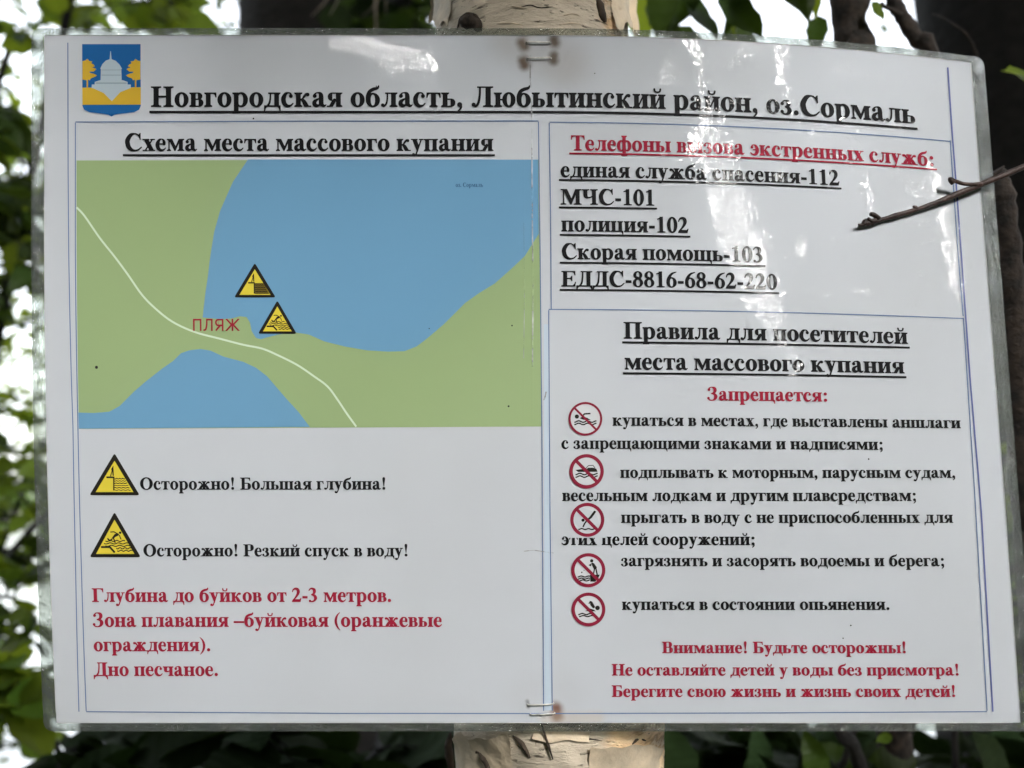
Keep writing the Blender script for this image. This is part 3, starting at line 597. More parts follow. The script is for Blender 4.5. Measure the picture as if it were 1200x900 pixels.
for i in range(len(ss) - 1):
    for k in range(SEG): k2 = (k + 1) % SEG; fs.append((i * SEG + k, i * SEG + k2, (i + 1) * SEG + k2, (i + 1) * SEG + k))
tr_o = mesh_obj('trunk', vs, fs, M['birch'], birch, True)
def on_trunk(px, py, lift=0.0):
    """point of the trunk's front surface seen at photo pixel (px, py)"""
    d = (at(px, py, 1) - CAM)
    for k in range(400):
        t = .36 + k * .0004; p = CAM + d * t; s = (p.z - t_bot.z) / ax_.z; c = trunk_axis(s)
        if math.hypot(p.x - c.x, p.y - c.y) < bark_r(s, math.atan2(p.y - c.y, p.x - c.x) % (2 * math.pi)) + lift: return p
    return p
def scar(pts, w, mat, name, label, lift=.0004, flat=.5):
    P = crom([on_trunk(x, y, lift) - birch.location for x, y in pts], 5); n = len(P)
    rad = [w * PX * .5 * (math.sin(math.pi * (i + .6) / (n + .2)) ** .6) * (1 + .5 * noise.noise(p * 300)) for i, p in enumerate(P)]
    v, f = tube(P, rad, 8, .5, 2); o = mesh_obj(name, v, f, mat, birch, True); tag(o, label); return o
scar([(536, 33), (541, 21), (552, 17), (562, 24), (564, 36)], 6, M['birch_black'], 'knot', 'large dark arched knot above the notice')
scar([(541, 30), (549, 25), (558, 27), (561, 37)], 17, M['birch_black'], 'knot', 'dark core of the arched knot')
scar([(700, -4), (704, 12), (709, 26)], 11, M['birch_black'], 'knot', 'vertical dark scar at the upper right of the trunk')
scar([(611, 8), (622, 6), (632, 9), (648, 8)], 1.6, M['birch_black'], 'lenticel', 'thin dark slit in the bark above the notice')
for pts in ([(600, 7), (610, 9), (618, 10)], [(655, 29), (670, 27), (682, 29)], [(583, 28), (596, 27), (612, 29)], [(660, 18), (672, 16), (680, 19)]):
    scar(pts, 1.8, M['birch_skin'], 'lenticel', None)
scar([(634, 846), (640, 866), (648, 890)], 3.4, M['birch_black'], 'dead_spur', 'slender dark broken spur below the notice', .0022)
scar([(601, 862), (612, 872), (621, 888)], 5, M['birch_black'], 'knot', 'dark twisted knot below the notice')
scar([(556, 886), (562, 880), (570, 892), (573, 905)], 8, M['birch_black'], 'knot', 'dark hollow at the foot of the view')
scar([(528, 858), (526, 880), (531, 912)], 11, M['birch_black'], 'crack', 'dark ragged crack along the left edge of the trunk')
scar([(741, 872), (748, 866), (757, 868)], 3.4, M['birch_black'], 'lenticel', None)
scar([(662, 867), (676, 865), (692, 866), (706, 868)], 1.6, M['birch_black'], 'lenticel', None)
# thin skins of bark that have come loose: curled strips with a free lower edge
def flap(x0, x1, y0, y1, curl, seed, label):
    nx, ny = 14, 8; V = []; rd = random.Random(seed)
    for j in range(ny + 1):
        t = j / ny
        for i in range(nx + 1):
            s = i / nx; x = x0 + (x1 - x0) * s + 2 * noise.noise(Vector((t * 3, seed, 0))); y = y0 + (y1 - y0) * t * (1 + .45 * noise.noise(Vector((s * 4, seed * 3.3, 0))))
            p = on_trunk(x, y, .0005); n_ = (p - trunk_axis((p.z - t_bot.z) / ax_.z)); n_.z = 0; n_.normalize()
            V.append(p + n_ * (curl * t * t + .0006 * noise.noise(p * 220)) - birch.location)
    F = [(j * (nx + 1) + i, j * (nx + 1) + i + 1, (j + 1) * (nx + 1) + i + 1, (j + 1) * (nx + 1) + i) for j in range(ny) for i in range(nx)]
    tag(mesh_obj('bark_flap', V, F, M['birch_skin'], birch, True), label)
flap(716, 746, -8, 36, .003, 1, 'grey loose bark skin at the upper right edge'); flap(505, 528, -8, 34, .002, 2, 'grey loose bark skin at the upper left edge')
flap(690, 772, 905, 873, .003, 3, 'loose bark skin below the notice at right'); flap(537, 600, 905, 866, .003, 4, 'loose bark skin below the notice at left')
flap(625, 690, 858, 867, .002, 5, 'narrow loose bark lip just below the notice')
# upper limbs and crown, above the view
rd = random.Random(8)
for k in range(12):
    s = rd.uniform(4.2, 9); p = trunk_axis(s) - birch.location; a = rd.uniform(0, 6.28); q = p + Vector((math.cos(a) * .8, math.sin(a) * .8, rd.uniform(.3, .9)))
    mesh_obj('limb', *tube(crom([p, p.lerp(q, .5) + Vector((0, 0, .08)), q], 4), [.016 * (1 - t / 10) for t in range(9)], 6), M['birch'], birch, True)
c_ = trunk_axis(8.0) - birch.location
v, f = scatter_leaves((c_.x, c_.y + .5, c_.z + .4), (1.7, 1.7, 1.1), 9000, .05, 77, 22, .35)
np_mesh('crown', v, f, M['leaf'], birch)['kind'] = 'stuff'

# glyph outlines of a bold serif face: character|advance|island/holes as x,y points (1000 per em)
GLYPHS = '''н|576|7,-5 15,-10 270,-9 276,0 275,35 250,46 222,70 222,200 225,204 350,204 354,200 354,70 325,45 301,35 301,-5 310,-10 565,-9 570,0 569,35 545,45 516,70 516,390 544,415 568,425 570,465 560,470 305,470 300,460 302,425 326,415 354,390 354,265 350,260 225,260 222,265 222,390 250,415 274,425 275,466 265,470 10,469 6,460 8,425 32,415 60,390 60,70 30,45 7,35
п|576|7,-5 15,-10 265,-10 275,-5 275,35 250,46 222,70 222,415 350,418 354,410 354,70 325,45 301,35 301,-5 310,-10 565,-9 570,0 569,35 545,45 516,70 516,390 544,415 568,425 570,465 560,470 10,469 6,460 8,425 32,415 60,390 60,70 30,45 7,35
и|576|7,-5 15,-10 265,-10 275,-5 275,35 250,46 233,60 350,292 354,280 354,70 325,45 301,35 301,-5 310,-10 565,-9 570,0 569,35 545,45 516,70 516,390 544,415 568,425 570,465 560,470 305,470 300,460 302,425 325,416 343,400 225,167 222,175 222,390 250,415 274,425 275,466 265,470 10,469 6,460 8,425 32,415 60,390 60,70 30,45 7,35
й|576|7,-5 15,-10 265,-10 275,-5 275,35 250,46 233,60 350,292 354,280 354,70 325,45 301,35 301,-5 310,-10 565,-9 570,0 569,35 545,45 516,70 516,390 544,415 568,425 570,465 560,470 305,470 300,460 302,425 325,416 343,400 225,167 222,175 222,390 250,415 274,425 275,466 265,470 10,469 6,460 8,425 32,415 60,390 60,70 30,45 7,35|276,510 310,511 350,520 380,535 397,550 411,575 425,635 424,650 415,665 395,674 370,667 358,650 349,585 325,573 290,567 255,571 227,585 218,650 205,668 180,674 160,664 152,650 151,635 163,580 175,555 190,539 215,525
г|429|7,-5 15,-10 265,-10 275,-5 275,35 250,46 222,70 222,415 305,417 345,394 350,389 379,305 385,302 410,302 417,310 410,466 400,470 15,470 6,465 8,425 32,415 60,390 60,70 30,45 7,35
т|490|111,-5 120,-10 370,-10 379,-5 379,35 355,45 326,70 326,415 370,418 414,390 447,295 455,292 480,292 485,305 480,460 475,469 20,470 11,465 5,300 10,292 35,292 43,295 76,390 120,418 164,415 164,70 135,45 111,35
л|566|86,-20 105,-22 120,-17 165,14 199,50 221,90 235,140 245,205 252,285 254,415 260,418 346,415 346,70 320,47 293,35 293,-5 305,-10 550,-10 560,-6 561,35 535,47 508,70 508,390 535,414 560,425 560,467 550,470 245,470 230,473 155,468 145,455 144,445 156,420 200,415 191,250 179,185 163,130 146,95 125,70 117,85 103,100 85,109 65,111 45,107 27,95 16,80 9,60 11,35 25,11 40,0 65,-7
м|712|16,-5 25,-10 175,-10 183,-5 183,35 160,45 130,70 130,352 315,-6 350,-10 360,-5 490,278 490,70 460,45 437,35 437,-5 445,-10 700,-9 706,0 705,35 680,46 652,70 652,390 680,415 704,425 705,466 695,470 495,470 485,467 365,194 360,194 231,465 225,470 20,470 14,460 17,425 45,416 74,390 74,75 70,65 45,45 16,35
ш|825|3,-5 15,-10 815,-9 822,0 821,35 795,47 768,70 768,390 795,414 815,425 817,465 805,470 565,470 557,465 559,425 580,414 606,390 606,50 600,46 500,46 492,50 492,390 520,414 540,425 542,465 530,470 285,468 282,460 284,425 305,414 332,390 332,50 325,46 225,46 218,50 218,390 245,414 265,425 267,465 255,470 10,468 6,460 9,425 30,414 56,390 56,70 30,47 3,35
щ|838|788,-155 795,-159 820,-159 828,-150 822,35 815,45 770,46 768,50 768,390 795,414 815,425 815,467 805,470 570,470 557,465 559,425 580,414 606,390 606,50 600,46 500,46 492,50 492,390 520,414 540,425 540,467 530,470 295,470 282,465 284,425 305,414 332,390 332,50 325,46 225,46 218,50 218,390 245,414 265,425 265,467 255,470 20,470 7,465 9,425 30,414 56,390 56,70 30,47 3,35 2,0 5,-7 710,-10 757,-50
ц|588|534,-155 540,-159 565,-159 574,-150 568,35 560,45 520,46 514,50 514,390 540,414 561,425 564,460 560,468 315,470 303,465 305,425 325,414 352,390 352,50 345,46 225,46 218,50 218,390 245,414 265,425 265,467 255,470 10,468 6,460 9,425 30,414 56,390 56,70 30,47 3,35 3,-5 15,-10 457,-10 503,-50
ч|546|271,-5 280,-10 530,-10 539,-5 539,35 515,45 490,65 486,75 486,390 514,415 538,425 540,460 535,470 280,470 270,463 260,470 15,470 2,465 4,425 30,414 56,390 56,285 64,240 105,192 180,174 260,182 323,205 324,70 295,45 271,35/230,246 218,265 216,390 244,415 265,422 270,429 275,422 296,415 324,390 324,270 270,248
ь|500|7,-5 15,-10 360,-8 390,0 421,15 445,35 465,62 480,105 480,155 465,200 437,235 405,256 365,269 225,272 222,275 222,390 250,415 274,425 276,460 270,470 15,470 6,465 8,425 32,415 60,390 60,70 30,45 7,35/225,38 222,45 222,220 225,224 320,224 322,40
ы|752|7,-5 15,-10 330,-7 360,1 390,16 415,37 435,65 448,105 448,155 436,195 410,230 380,252 340,267 310,271 225,272 222,275 222,390 250,415 274,425 276,460 270,470 15,470 6,465 8,425 32,415 60,390 60,70 30,45 7,35/225,38 222,45 222,220 225,224 285,224 290,220 290,40|477,-5 485,-10 735,-10 745,-5 745,35 720,46 695,66 692,75 692,390 720,415 744,425 746,460 740,470 485,470 476,465 478,425 502,415 530,390 530,70 500,45 477,35
в|494|7,-5 15,-10 345,-8 400,8 425,23 444,40 461,65 471,90 476,115 476,145 469,175 454,205 431,230 401,250 400,255 420,275 434,300 443,345 441,370 433,395 422,415 404,435 365,459 320,470 10,469 6,460 8,425 32,415 60,390 60,70 30,45 7,35/225,36 222,40 222,220 310,222 312,40 305,36/225,268 222,275 222,420 225,426 290,426 292,270
я|533|2,-5 10,-10 205,-9 265,85 310,172 315,-9 525,-7 528,0 527,35 500,47 474,70 474,390 500,414 526,425 528,460 525,468 170,470 125,460 84,435 59,405 42,365 39,320 48,275 67,240 95,213 130,195 172,185 90,44 85,40 5,39/195,232 194,425 310,426 311,255 285,271 255,274 230,263 205,233
о|500|207,-20 255,-24 300,-18 345,-3 385,22 421,55 450,95 470,140 483,190 485,240 479,290 464,335 440,380 410,416 370,448 330,468 285,480 240,483 195,476 150,459 110,434 76,400 48,360 28,315 18,270 15,220 20,175 33,130 56,85 88,45 124,15 165,-7/235,45 210,65 189,115 179,180 178,270 187,335 204,385 225,409 240,416 255,416 270,412 285,400 300,376 310,350 321,280 322,190 312,120 295,73 270,47 255,43
ю|740|460,-20 495,-25 530,-23 565,-15 600,1 630,21 660,49 683,80 702,115 716,155 723,195 725,235 722,275 713,315 699,350 679,385 655,415 605,456 550,478 490,483 435,472 378,440 330,390 299,330 281,260 225,260 222,265 222,390 250,415 274,425 275,466 265,470 10,469 6,460 8,425 32,415 60,390 60,70 30,45 7,35 7,-5 15,-10 265,-10 275,-5 275,35 250,46 225,66 222,75 222,200 225,204 275,204 282,200 290,155 304,115 341,55 365,30 395,7 425,-9/485,50 464,75 448,125 440,190 441,275 448,335 462,380 480,406 505,413 520,410 535,396 555,350 565,280 565,185 557,120 540,71 530,57 515,47 500,46
б|512|214,-20 255,-24 300,-19 340,-8 376,10 410,34 440,65 463,100 481,140 493,205 488,270 466,330 430,382 380,424 325,449 265,459 230,458 195,452 191,455 210,477 250,502 305,527 400,556 437,580 459,610 473,650 468,695 455,709 445,710 435,706 419,675 395,660 370,652 265,634 195,605 146,575 106,540 83,510 56,460 36,410 22,360 16,295 18,190 35,125 65,72 105,30 155,-1/240,44 215,63 195,110 185,175 184,255 193,320 210,365 230,388 245,394 260,394 275,390 290,379 313,335 325,270 326,180 317,115 299,70 275,46 260,42
а|500|127,-20 160,-24 195,-18 240,1 275,25 300,15 325,10 375,-16 415,-18 440,-10 462,5 500,55 500,70 485,81 475,80 440,60 430,61 401,100 400,310 389,390 375,425 355,452 333,470 300,485 275,489 250,489 175,478 145,470 115,451 68,410 45,375 42,340 55,310 85,289 120,286 151,300 172,330 175,350 173,370 165,388 151,405 164,425 185,435 205,436 230,428 244,415 242,290 145,258 85,229 49,195 34,170 26,145 22,95 29,65 38,45 55,23 75,5 100,-10/220,80 195,85 180,93 169,110 167,135 175,157 198,190 240,227 244,85 235,80
с|444|212,-30 245,-29 275,-24 310,-12 343,5 383,40 426,100 428,110 420,127 410,130 400,129 340,76 315,67 285,64 255,68 235,76 214,95 195,120 182,150 175,185 169,230 170,265 190,355 203,390 219,415 240,430 260,436 280,433 300,419 304,405 290,392 280,376 275,340 290,308 320,288 350,285 380,298 398,320 406,350 395,385 375,405 355,440 335,462 315,472 290,480 205,486 170,481 140,468 111,445 75,405 45,362 23,320 13,285 9,240 14,185 25,135 42,90 67,50 100,17 135,-5 175,-23
е|444|212,-30 245,-29 275,-24 335,0 383,40 428,105 428,115 422,125 405,130 395,126 355,87 335,73 305,65 265,66 240,73 225,84 201,110 188,135 174,190 170,241 295,242 325,217 355,211 385,220 413,245 414,335 408,360 390,400 366,435 340,459 310,474 280,481 220,484 185,481 150,471 120,452 83,415 43,360 22,315 11,270 9,225 19,160 36,105 60,60 90,26 125,0 175,-23/175,295 191,365 209,405 235,431 250,434 262,430 280,410 287,390 293,330 292,295
э|444|208,-30 250,-27 295,-12 340,14 368,40 394,75 414,120 428,175 435,225 434,265 426,305 409,345 380,391 345,433 315,460 290,475 250,485 160,481 135,475 110,462 90,442 70,407 49,385 38,350 46,320 65,297 95,285 125,288 155,309 169,340 165,375 155,391 140,405 145,420 165,433 185,436 210,426 229,410 241,390 254,355 273,270 270,266 142,265 140,220 145,212 273,210 262,150 246,115 226,90 205,73 155,64 130,66 105,75 40,130 22,125 16,110 18,100 55,48 95,9 145,-16
з|430|175,-25 255,-21 280,-14 320,4 355,27 374,45 394,75 402,100 403,140 388,185 355,229 321,255 349,295 364,330 369,370 365,405 355,430 340,452 315,471 290,481 255,485 205,484 155,479 115,467 85,447 30,391 16,365 16,335 30,309 55,292 85,289 112,300 132,325 137,360 130,379 118,395 137,420 160,435 180,437 205,423 228,400 217,300 165,264 157,245 158,235 165,224 225,193 237,180 245,145 245,115 237,80 225,57 205,38 180,28 150,29 125,38 115,50 125,80 120,110 100,133 75,143 50,141 30,131 15,115 7,90 10,65 20,46 35,33 55,25 82,0 120,-18
д|560|2,-155 10,-160 35,-159 40,-155 71,-50 105,-18 135,-10 445,-10 491,-50 522,-155 530,-160 555,-159 560,-155 555,40 550,45 510,46 506,50 506,390 534,415 553,425 556,460 550,470 142,470 141,420 193,415 188,295 173,205 143,115 95,47 15,46 5,40/185,48 214,100 234,175 246,275 248,415 340,418 344,410 344,50 340,46
к|576|7,-5 15,-10 265,-10 275,-5 275,35 250,46 222,70 222,200 225,206 251,175 293,75 340,-10 565,-10 570,-5 570,35 565,40 490,40 485,43 437,130 399,185 365,226 323,260 405,357 430,343 450,339 475,343 495,356 508,375 513,395 510,420 499,440 480,455 455,461 405,457 380,448 345,417 307,370 258,280 245,271 225,269 222,275 222,390 250,415 274,425 275,466 265,470 10,469 6,460 8,425 32,415 60,390 60,70 30,45 7,35
ж|760|-6,-5 0,-10 220,-10 229,-5 240,15 246,-5 255,-10 505,-10 514,-5 520,15 535,-9 765,-8 765,38 685,40 633,130 595,185 560,227 519,260 600,356 630,341 650,339 670,343 690,355 702,370 709,390 709,410 700,433 680,452 655,461 605,458 580,450 549,425 510,380 490,350 465,299 460,310 460,390 489,415 513,425 516,460 510,470 250,470 244,460 247,425 271,415 300,390 300,310 295,299 257,370 221,415 190,444 165,456 115,461 95,459 80,452 61,435 51,410 52,385 65,360 85,345 110,339 130,341 160,356 241,260 200,227 165,185 127,130 80,44 75,40 -5,38/260,42 256,45 295,133 299,125 299,70 270,45/495,44 461,70 461,125 465,133 504,45
р|556|13,-225 275,-225 280,-215 276,-180 247,-170 220,-145 220,-4 260,-19 300,-25 340,-22 375,-13 410,3 441,25 471,55 495,90 517,140 529,190 531,245 524,295 507,345 482,390 450,426 410,456 365,476 315,484 270,480 220,464 215,470 20,470 9,465 11,425 32,415 60,390 60,-145 34,-170 10,-182 8,-215/275,45 255,51 242,60 220,95 220,360 230,382 247,400 265,409 290,411 310,407 325,397 340,379 352,355 366,290 368,195 359,125 340,77 326,60 312,50
у|500|118,-215 145,-219 170,-209 202,-180 233,-135 264,-50 272,-40 428,420 500,422 500,470 318,470 316,425 320,422 367,420 305,244 300,248 234,420 265,422 268,425 266,470 -1,470 0,422 55,422 60,415 220,10 185,-90 160,-127 149,-110 135,-97 120,-90 100,-86 80,-90 65,-97 51,-110 42,-125 37,-160 51,-190 79,-210
ф|700|214,-225 486,-225 490,-215 490,-185 487,-180 460,-172 430,-145 431,-20 435,-17 470,-25 510,-25 545,-15 580,3 610,28 636,60 658,100 673,140 685,210 682,280 664,345 632,405 590,449 543,475 495,485 465,484 435,476 431,480 430,605 459,630 480,640 482,675 475,685 230,686 220,682 220,640 241,630 270,605 269,480 265,476 230,484 190,484 155,474 120,456 90,431 65,400 42,360 27,320 15,250 18,180 35,115 68,55 110,10 155,-15 205,-26 235,-25 265,-17 269,-20 270,-145 240,-172 213,-180 210,-185 210,-215/220,55 200,71 184,115 177,175 176,260 181,325 192,370 210,399 230,404 245,399 254,390 269,355 269,110 263,85 250,63 235,54/465,54 445,70 431,105 431,350 438,375 450,395 460,402 475,404 490,399 500,387 515,346 523,285 524,195 518,130 505,80 490,59 480,55
х|500|2,-5 10,-10 205,-8 205,38 159,40 215,123 256,45 255,40 230,39 226,35 226,-5 230,-9 500,-9 500,39 450,40 445,45 319,285 405,420 490,422 494,425 491,470 304,470 302,425 305,422 340,420 290,343 248,420 272,425 270,470 -1,470 0,422 61,420 184,180 95,44 90,40 5,39
Н|778|12,-5 20,-10 350,-9 356,0 355,37 350,41 300,48 272,70 272,300 280,304 500,304 506,300 506,70 475,47 425,39 422,30 423,-5 435,-10 755,-10 765,-6 765,38 710,49 683,70 682,75 682,590 710,613 765,624 765,668 755,672 425,669 422,660 422,630 425,623 480,613 506,590 506,365 275,364 272,370 272,590 300,614 350,621 355,625 355,667 345,672 15,670 11,665 10,630 15,622 65,614 96,590 96,75 95,70 65,48 15,40 10,30
П|778|12,-5 20,-10 345,-10 355,-5 356,30 352,40 300,48 272,70 272,75 272,615 505,616 506,75 505,69 480,49 425,39 422,30 423,-5 435,-10 755,-10 765,-6 765,38 710,49 683,70 682,75 682,590 710,613 765,624 765,668 755,672 15,670 11,665 10,630 15,622 65,614 96,590 96,75 95,70 65,48 15,40 10,30
Т|667|157,-5 165,-10 500,-10 510,-5 512,30 507,40 450,48 422,70 422,75 422,615 425,618 500,617 580,577 610,472 615,468 640,468 646,470 649,480 644,660 640,669 35,672 25,667 18,480 20,471 25,468 50,468 58,475 85,575 90,580 170,618 240,618 246,615 245,71 215,48 160,40 156,30
Г|600|12,-5 20,-10 345,-10 355,-5 356,30 352,40 300,48 272,70 272,75 272,615 275,618 440,618 522,575 550,469 555,463 580,462 587,465 590,475 585,660 580,670 15,670 11,665 10,630 15,622 65,614 96,590 96,75 95,70 65,48 15,40 10,30
Л|752|133,-25 155,-26 174,-20 215,8 258,60 286,120 307,210 322,320 331,430 332,615 340,618 475,618 480,615 480,71 450,48 400,40 396,30 397,-5 405,-10 730,-10 740,-5 742,30 737,40 685,48 657,70 656,75 657,590 685,614 735,621 740,625 742,660 737,670 201,670 201,620 260,618 267,615 263,460 257,385 235,255 212,165 186,105 155,66 147,95 135,113 115,128 90,135 65,133 40,120 23,100 15,75 20,40 40,12 60,1 90,-5
С|722|349,-35 410,-33 470,-24 515,-14 560,4 590,22 630,57 699,130 704,150 699,160 690,166 672,165 570,82 538,65 500,53 460,46 420,48 390,55 360,69 325,95 295,126 268,165 248,210 230,275 220,345 222,385 235,430 285,530 330,590 359,615 385,632 425,643 450,640 480,628 505,613 530,592 563,555 582,525 608,455 610,431 645,430 650,435 650,695 645,700 610,699 605,686 560,639 505,680 450,696 320,703 280,699 235,686 190,659 135,603 89,540 48,460 31,390 30,350 35,300 58,190 75,145 95,106 140,52 205,6 285,-26
М|944|15,-5 25,-10 255,-10 265,-2 265,35 261,40 205,48 176,70 176,530 180,540 445,-6 450,-9 485,-9 492,-5 680,402 680,70 650,48 600,40 596,30 597,-5 605,-10 930,-10 940,-6 940,38 885,49 858,70 858,75 858,590 885,613 940,624 940,668 930,672 665,670 495,273 490,277 305,670 23,670 18,660 20,625 25,621 90,614 118,590 118,75 118,70 90,48 18,40 14,30
Ч|732|377,-5 385,-10 710,-10 720,-5 722,30 717,40 665,48 637,70 636,75 636,585 640,594 665,614 715,621 720,625 721,665 710,672 380,670 376,665 376,630 380,622 430,614 460,590 460,380 370,340 305,335 270,354 267,360 259,440 258,590 285,613 335,623 338,630 338,660 335,669 7,670 2,660 5,624 55,613 82,590 82,415 90,340 140,282 230,260 350,275 460,315 460,70 430,48 380,40 376,30
Е|667|12,-5 20,-10 620,-10 630,-5 660,190 650,200 625,199 620,195 579,105 505,42 275,42 272,45 272,310 405,312 465,222 490,220 500,230 500,450 495,458 470,460 462,455 405,368 272,370 274,620 480,620 565,583 595,484 600,478 625,478 632,480 635,490 630,660 625,670 15,670 11,665 10,630 15,622 65,614 96,590 96,75 95,70 65,48 15,40 10,30
Д|724|2,-170 10,-174 40,-172 84,-65 140,-20 165,-23 195,-10 575,-10 641,-65 685,-171 695,-174 725,-171 728,-165 721,40 715,45 640,46 636,50 637,590 665,614 715,621 720,625 722,660 717,670 201,670 201,620 255,618 262,615 254,425 239,305 222,215 210,175 192,135 130,46 15,46 5,40/240,46 236,50 264,90 282,125 297,170 307,220 326,420 327,615 335,618 455,618 460,615 460,48
З|585|172,-25 230,-29 310,-24 360,-16 405,0 450,30 480,58 506,90 529,135 536,160 539,195 535,225 521,265 506,290 480,321 420,365 467,415 496,470 506,520 500,575 485,616 461,650 430,677 400,691 365,699 315,702 225,697 170,686 145,675 117,655 55,591 41,565 40,530 54,500 80,480 110,474 145,483 160,494 172,510 181,535 180,560 172,580 156,600 170,620 201,640 235,648 265,641 314,605 334,575 337,540 334,490 328,455 318,425 290,404 215,370 206,360 204,345 206,335 215,324 322,285 341,275 350,263 359,225 359,165 348,110 332,80 305,53 275,35 240,27 205,28 155,43 128,65 125,70 138,100 138,125 128,150 105,171 75,179 45,174 20,155 7,130 7,95 25,64 50,48 105,-2 130,-15
О|778|338,-25 410,-28 480,-17 550,8 610,45 664,95 704,150 734,215 750,280 753,350 742,420 718,485 682,545 635,596 575,640 510,670 445,686 370,690 300,680 235,657 172,620 120,574 76,515 45,450 29,385 25,315 35,245 60,176 98,115 145,64 205,21 270,-9/375,35 340,44 307,65 279,95 255,135 237,180 223,235 217,290 216,355 221,410 232,465 249,515 271,555 295,585 325,610 360,624 395,628 430,621 465,602 495,572 520,533 540,485 554,430 561,375 562,310 557,250 546,195 528,145 505,104 476,70 445,48 410,36
Б|650|12,-5 20,-10 465,-9 500,-2 530,10 560,30 585,55 605,85 619,120 626,155 627,195 623,230 613,265 598,295 575,324 535,355 485,374 445,378 275,378 272,385 272,615 275,618 435,618 515,583 545,484 550,478 575,478 582,480 585,490 580,660 575,670 15,670 11,665 10,630 15,622 65,614 96,590 96,75 95,70 65,48 15,40 10,30/275,44 272,50 272,320 275,324 430,324 434,320 432,45
Р|622|12,-5 20,-10 345,-10 355,-5 356,30 352,40 300,48 272,70 272,285 425,286 465,292 520,316 562,355 583,390 595,425 601,465 600,505 593,540 580,575 561,605 535,631 490,658 435,671 15,670 11,665 10,630 15,622 65,614 96,590 96,75 95,70 65,48 15,40 10,30/275,340 272,345 272,615 275,618 405,618 406,340
В|667|12,-5 20,-10 475,-8 510,-1 540,11 570,31 595,55 617,90 631,125 637,165 636,205 625,254 604,295 572,330 533,355 560,383 578,415 591,455 594,495 591,535 578,575 560,607 533,635 490,660 440,671 15,670 11,665 10,630 15,622 65,614 96,590 96,75 95,70 65,48 15,40 10,30/275,44 272,50 272,315 275,318 440,316 440,45/275,372 272,375 272,615 275,618 415,616 415,374
0|500|221,-25 270,-26 315,-14 360,15 399,55 432,105 458,165 476,235 485,305 484,380 474,450 454,520 426,580 390,631 350,668 305,693 260,702 215,699 170,681 130,652 95,612 65,563 40,503 24,440 15,370 16,300 25,230 42,165 66,110 97,60 135,19 175,-9/235,59 220,72 209,90 188,160 177,255 176,385 183,485 199,560 220,603 235,616 250,619 270,613 285,596 299,565 309,530 322,425 324,290 315,178 296,100 285,79 270,62 255,56
1|500|77,-5 85,-10 430,-9 437,-5 438,30 435,37 365,46 334,70 334,685 325,696 300,698 280,690 185,690 180,685 180,650 177,645 67,595 67,585 80,557 90,557 150,574 180,555 180,550 180,70 150,46 80,38 76,30
2|500|12,-5 20,-10 430,-10 438,-5 486,175 486,185 480,189 445,188 415,140 380,128 171,130 260,219 334,305 380,380 406,445 413,480 414,515 411,550 400,590 385,622 365,650 344,670 310,690 275,702 230,708 195,706 160,698 120,678 85,651 57,620 43,595 20,500 25,486 35,478 50,476 64,485 93,555 105,572 140,590 175,597 210,587 241,565 253,525 256,475 245,410 213,330 149,225 25,75 21,45 10,30
3|500|135,-20 170,-25 235,-17 280,-4 325,17 367,50 409,95 432,135 444,180 439,235 417,285 376,335 319,375 358,425 381,480 389,520 390,555 378,610 351,650 320,673 280,690 220,703 185,704 150,699 120,688 85,670 66,655 50,635 18,560 18,550 25,538 35,533 50,535 100,595 135,613 165,619 180,616 200,604 237,565 236,465 230,430 205,406 161,380 145,375 136,365 133,350 144,330 230,285 249,270 264,250 277,220 286,185 284,155 271,110 260,89 245,74 215,57 175,44 160,44 145,51 122,90 105,101 85,106 65,105 44,95 26,75 19,55 24,20 45,-6 70,-16 105,-11
6|500|216,-20 255,-23 295,-18 335,-7 370,11 403,35 432,65 455,100 470,135 482,190 481,250 463,310 433,360 394,400 344,430 290,446 228,450 272,525 323,580 365,606 476,660 482,680 475,693 465,698 310,666 270,650 216,615 159,565 108,505 69,440 39,370 23,300 18,200 26,155 40,115 70,65 111,25 160,-4/235,45 220,54 207,70 188,120 180,180 184,280 193,325 210,360 230,378 255,383 270,380 285,370 300,350 311,325 323,260 324,175 314,110 295,67 270,45 255,42
8|500|214,-20 260,-22 310,-16 355,-1 395,22 430,52 458,90 475,130 483,170 480,215 467,255 443,295 405,335 390,380 425,425 446,475 450,530 437,580 410,625 370,661 320,686 265,697 205,693 150,673 100,636 68,590 56,560 50,530 51,495 57,465 69,435 89,405 139,360 91,330 53,290 29,245 18,195 19,155 28,120 45,85 67,55 100,25 133,5 170,-10/230,39 201,60 181,95 171,145 171,205 181,250 200,284 225,304 260,309 280,304 295,294 320,259 334,205 334,140 322,90 299,55 270,38 250,36/290,425 195,465 190,470 186,530 193,580 210,617 225,631 240,637 265,636 283,625 300,602 310,574 315,535 313,485 305,450
,|250|58,-150 75,-154 145,-116 182,-75 203,-30 207,-5 202,40 205,70 201,95 180,128 145,148 110,151 80,140 57,120 41,90 40,52 55,18 82,-5 126,-20 120,-45 105,-75 53,-125 51,-140
.|250|98,-15 130,-19 165,-10 190,10 206,40 210,75 201,105 180,131 150,148 115,151 85,142 59,120 43,90 40,55 50,25 70,1
:|333|157,305 190,308 220,324 242,350 251,380 248,415 231,445 205,466 175,475 140,471 110,455 90,430 81,400 84,365 100,336 125,315|139,-15 170,-19 205,-10 231,10 247,40 251,75 242,105 223,130 195,146 160,151 130,144 104,125 86,95 81,60 88,30 110,1
;|333|96,-150 105,-154 115,-153 180,-118 220,-75 241,-30 245,-5 240,40 243,70 239,95 220,126 185,148 150,151 120,141 95,120 79,90 78,50 95,16 120,-5 160,-16 164,-20 158,-45 143,-75 91,-125 89,-140|151,305 185,308 215,325 236,350 245,380 242,415 225,445 200,466 170,475 135,472 105,455 84,430 75,400 78,365 95,335 120,314
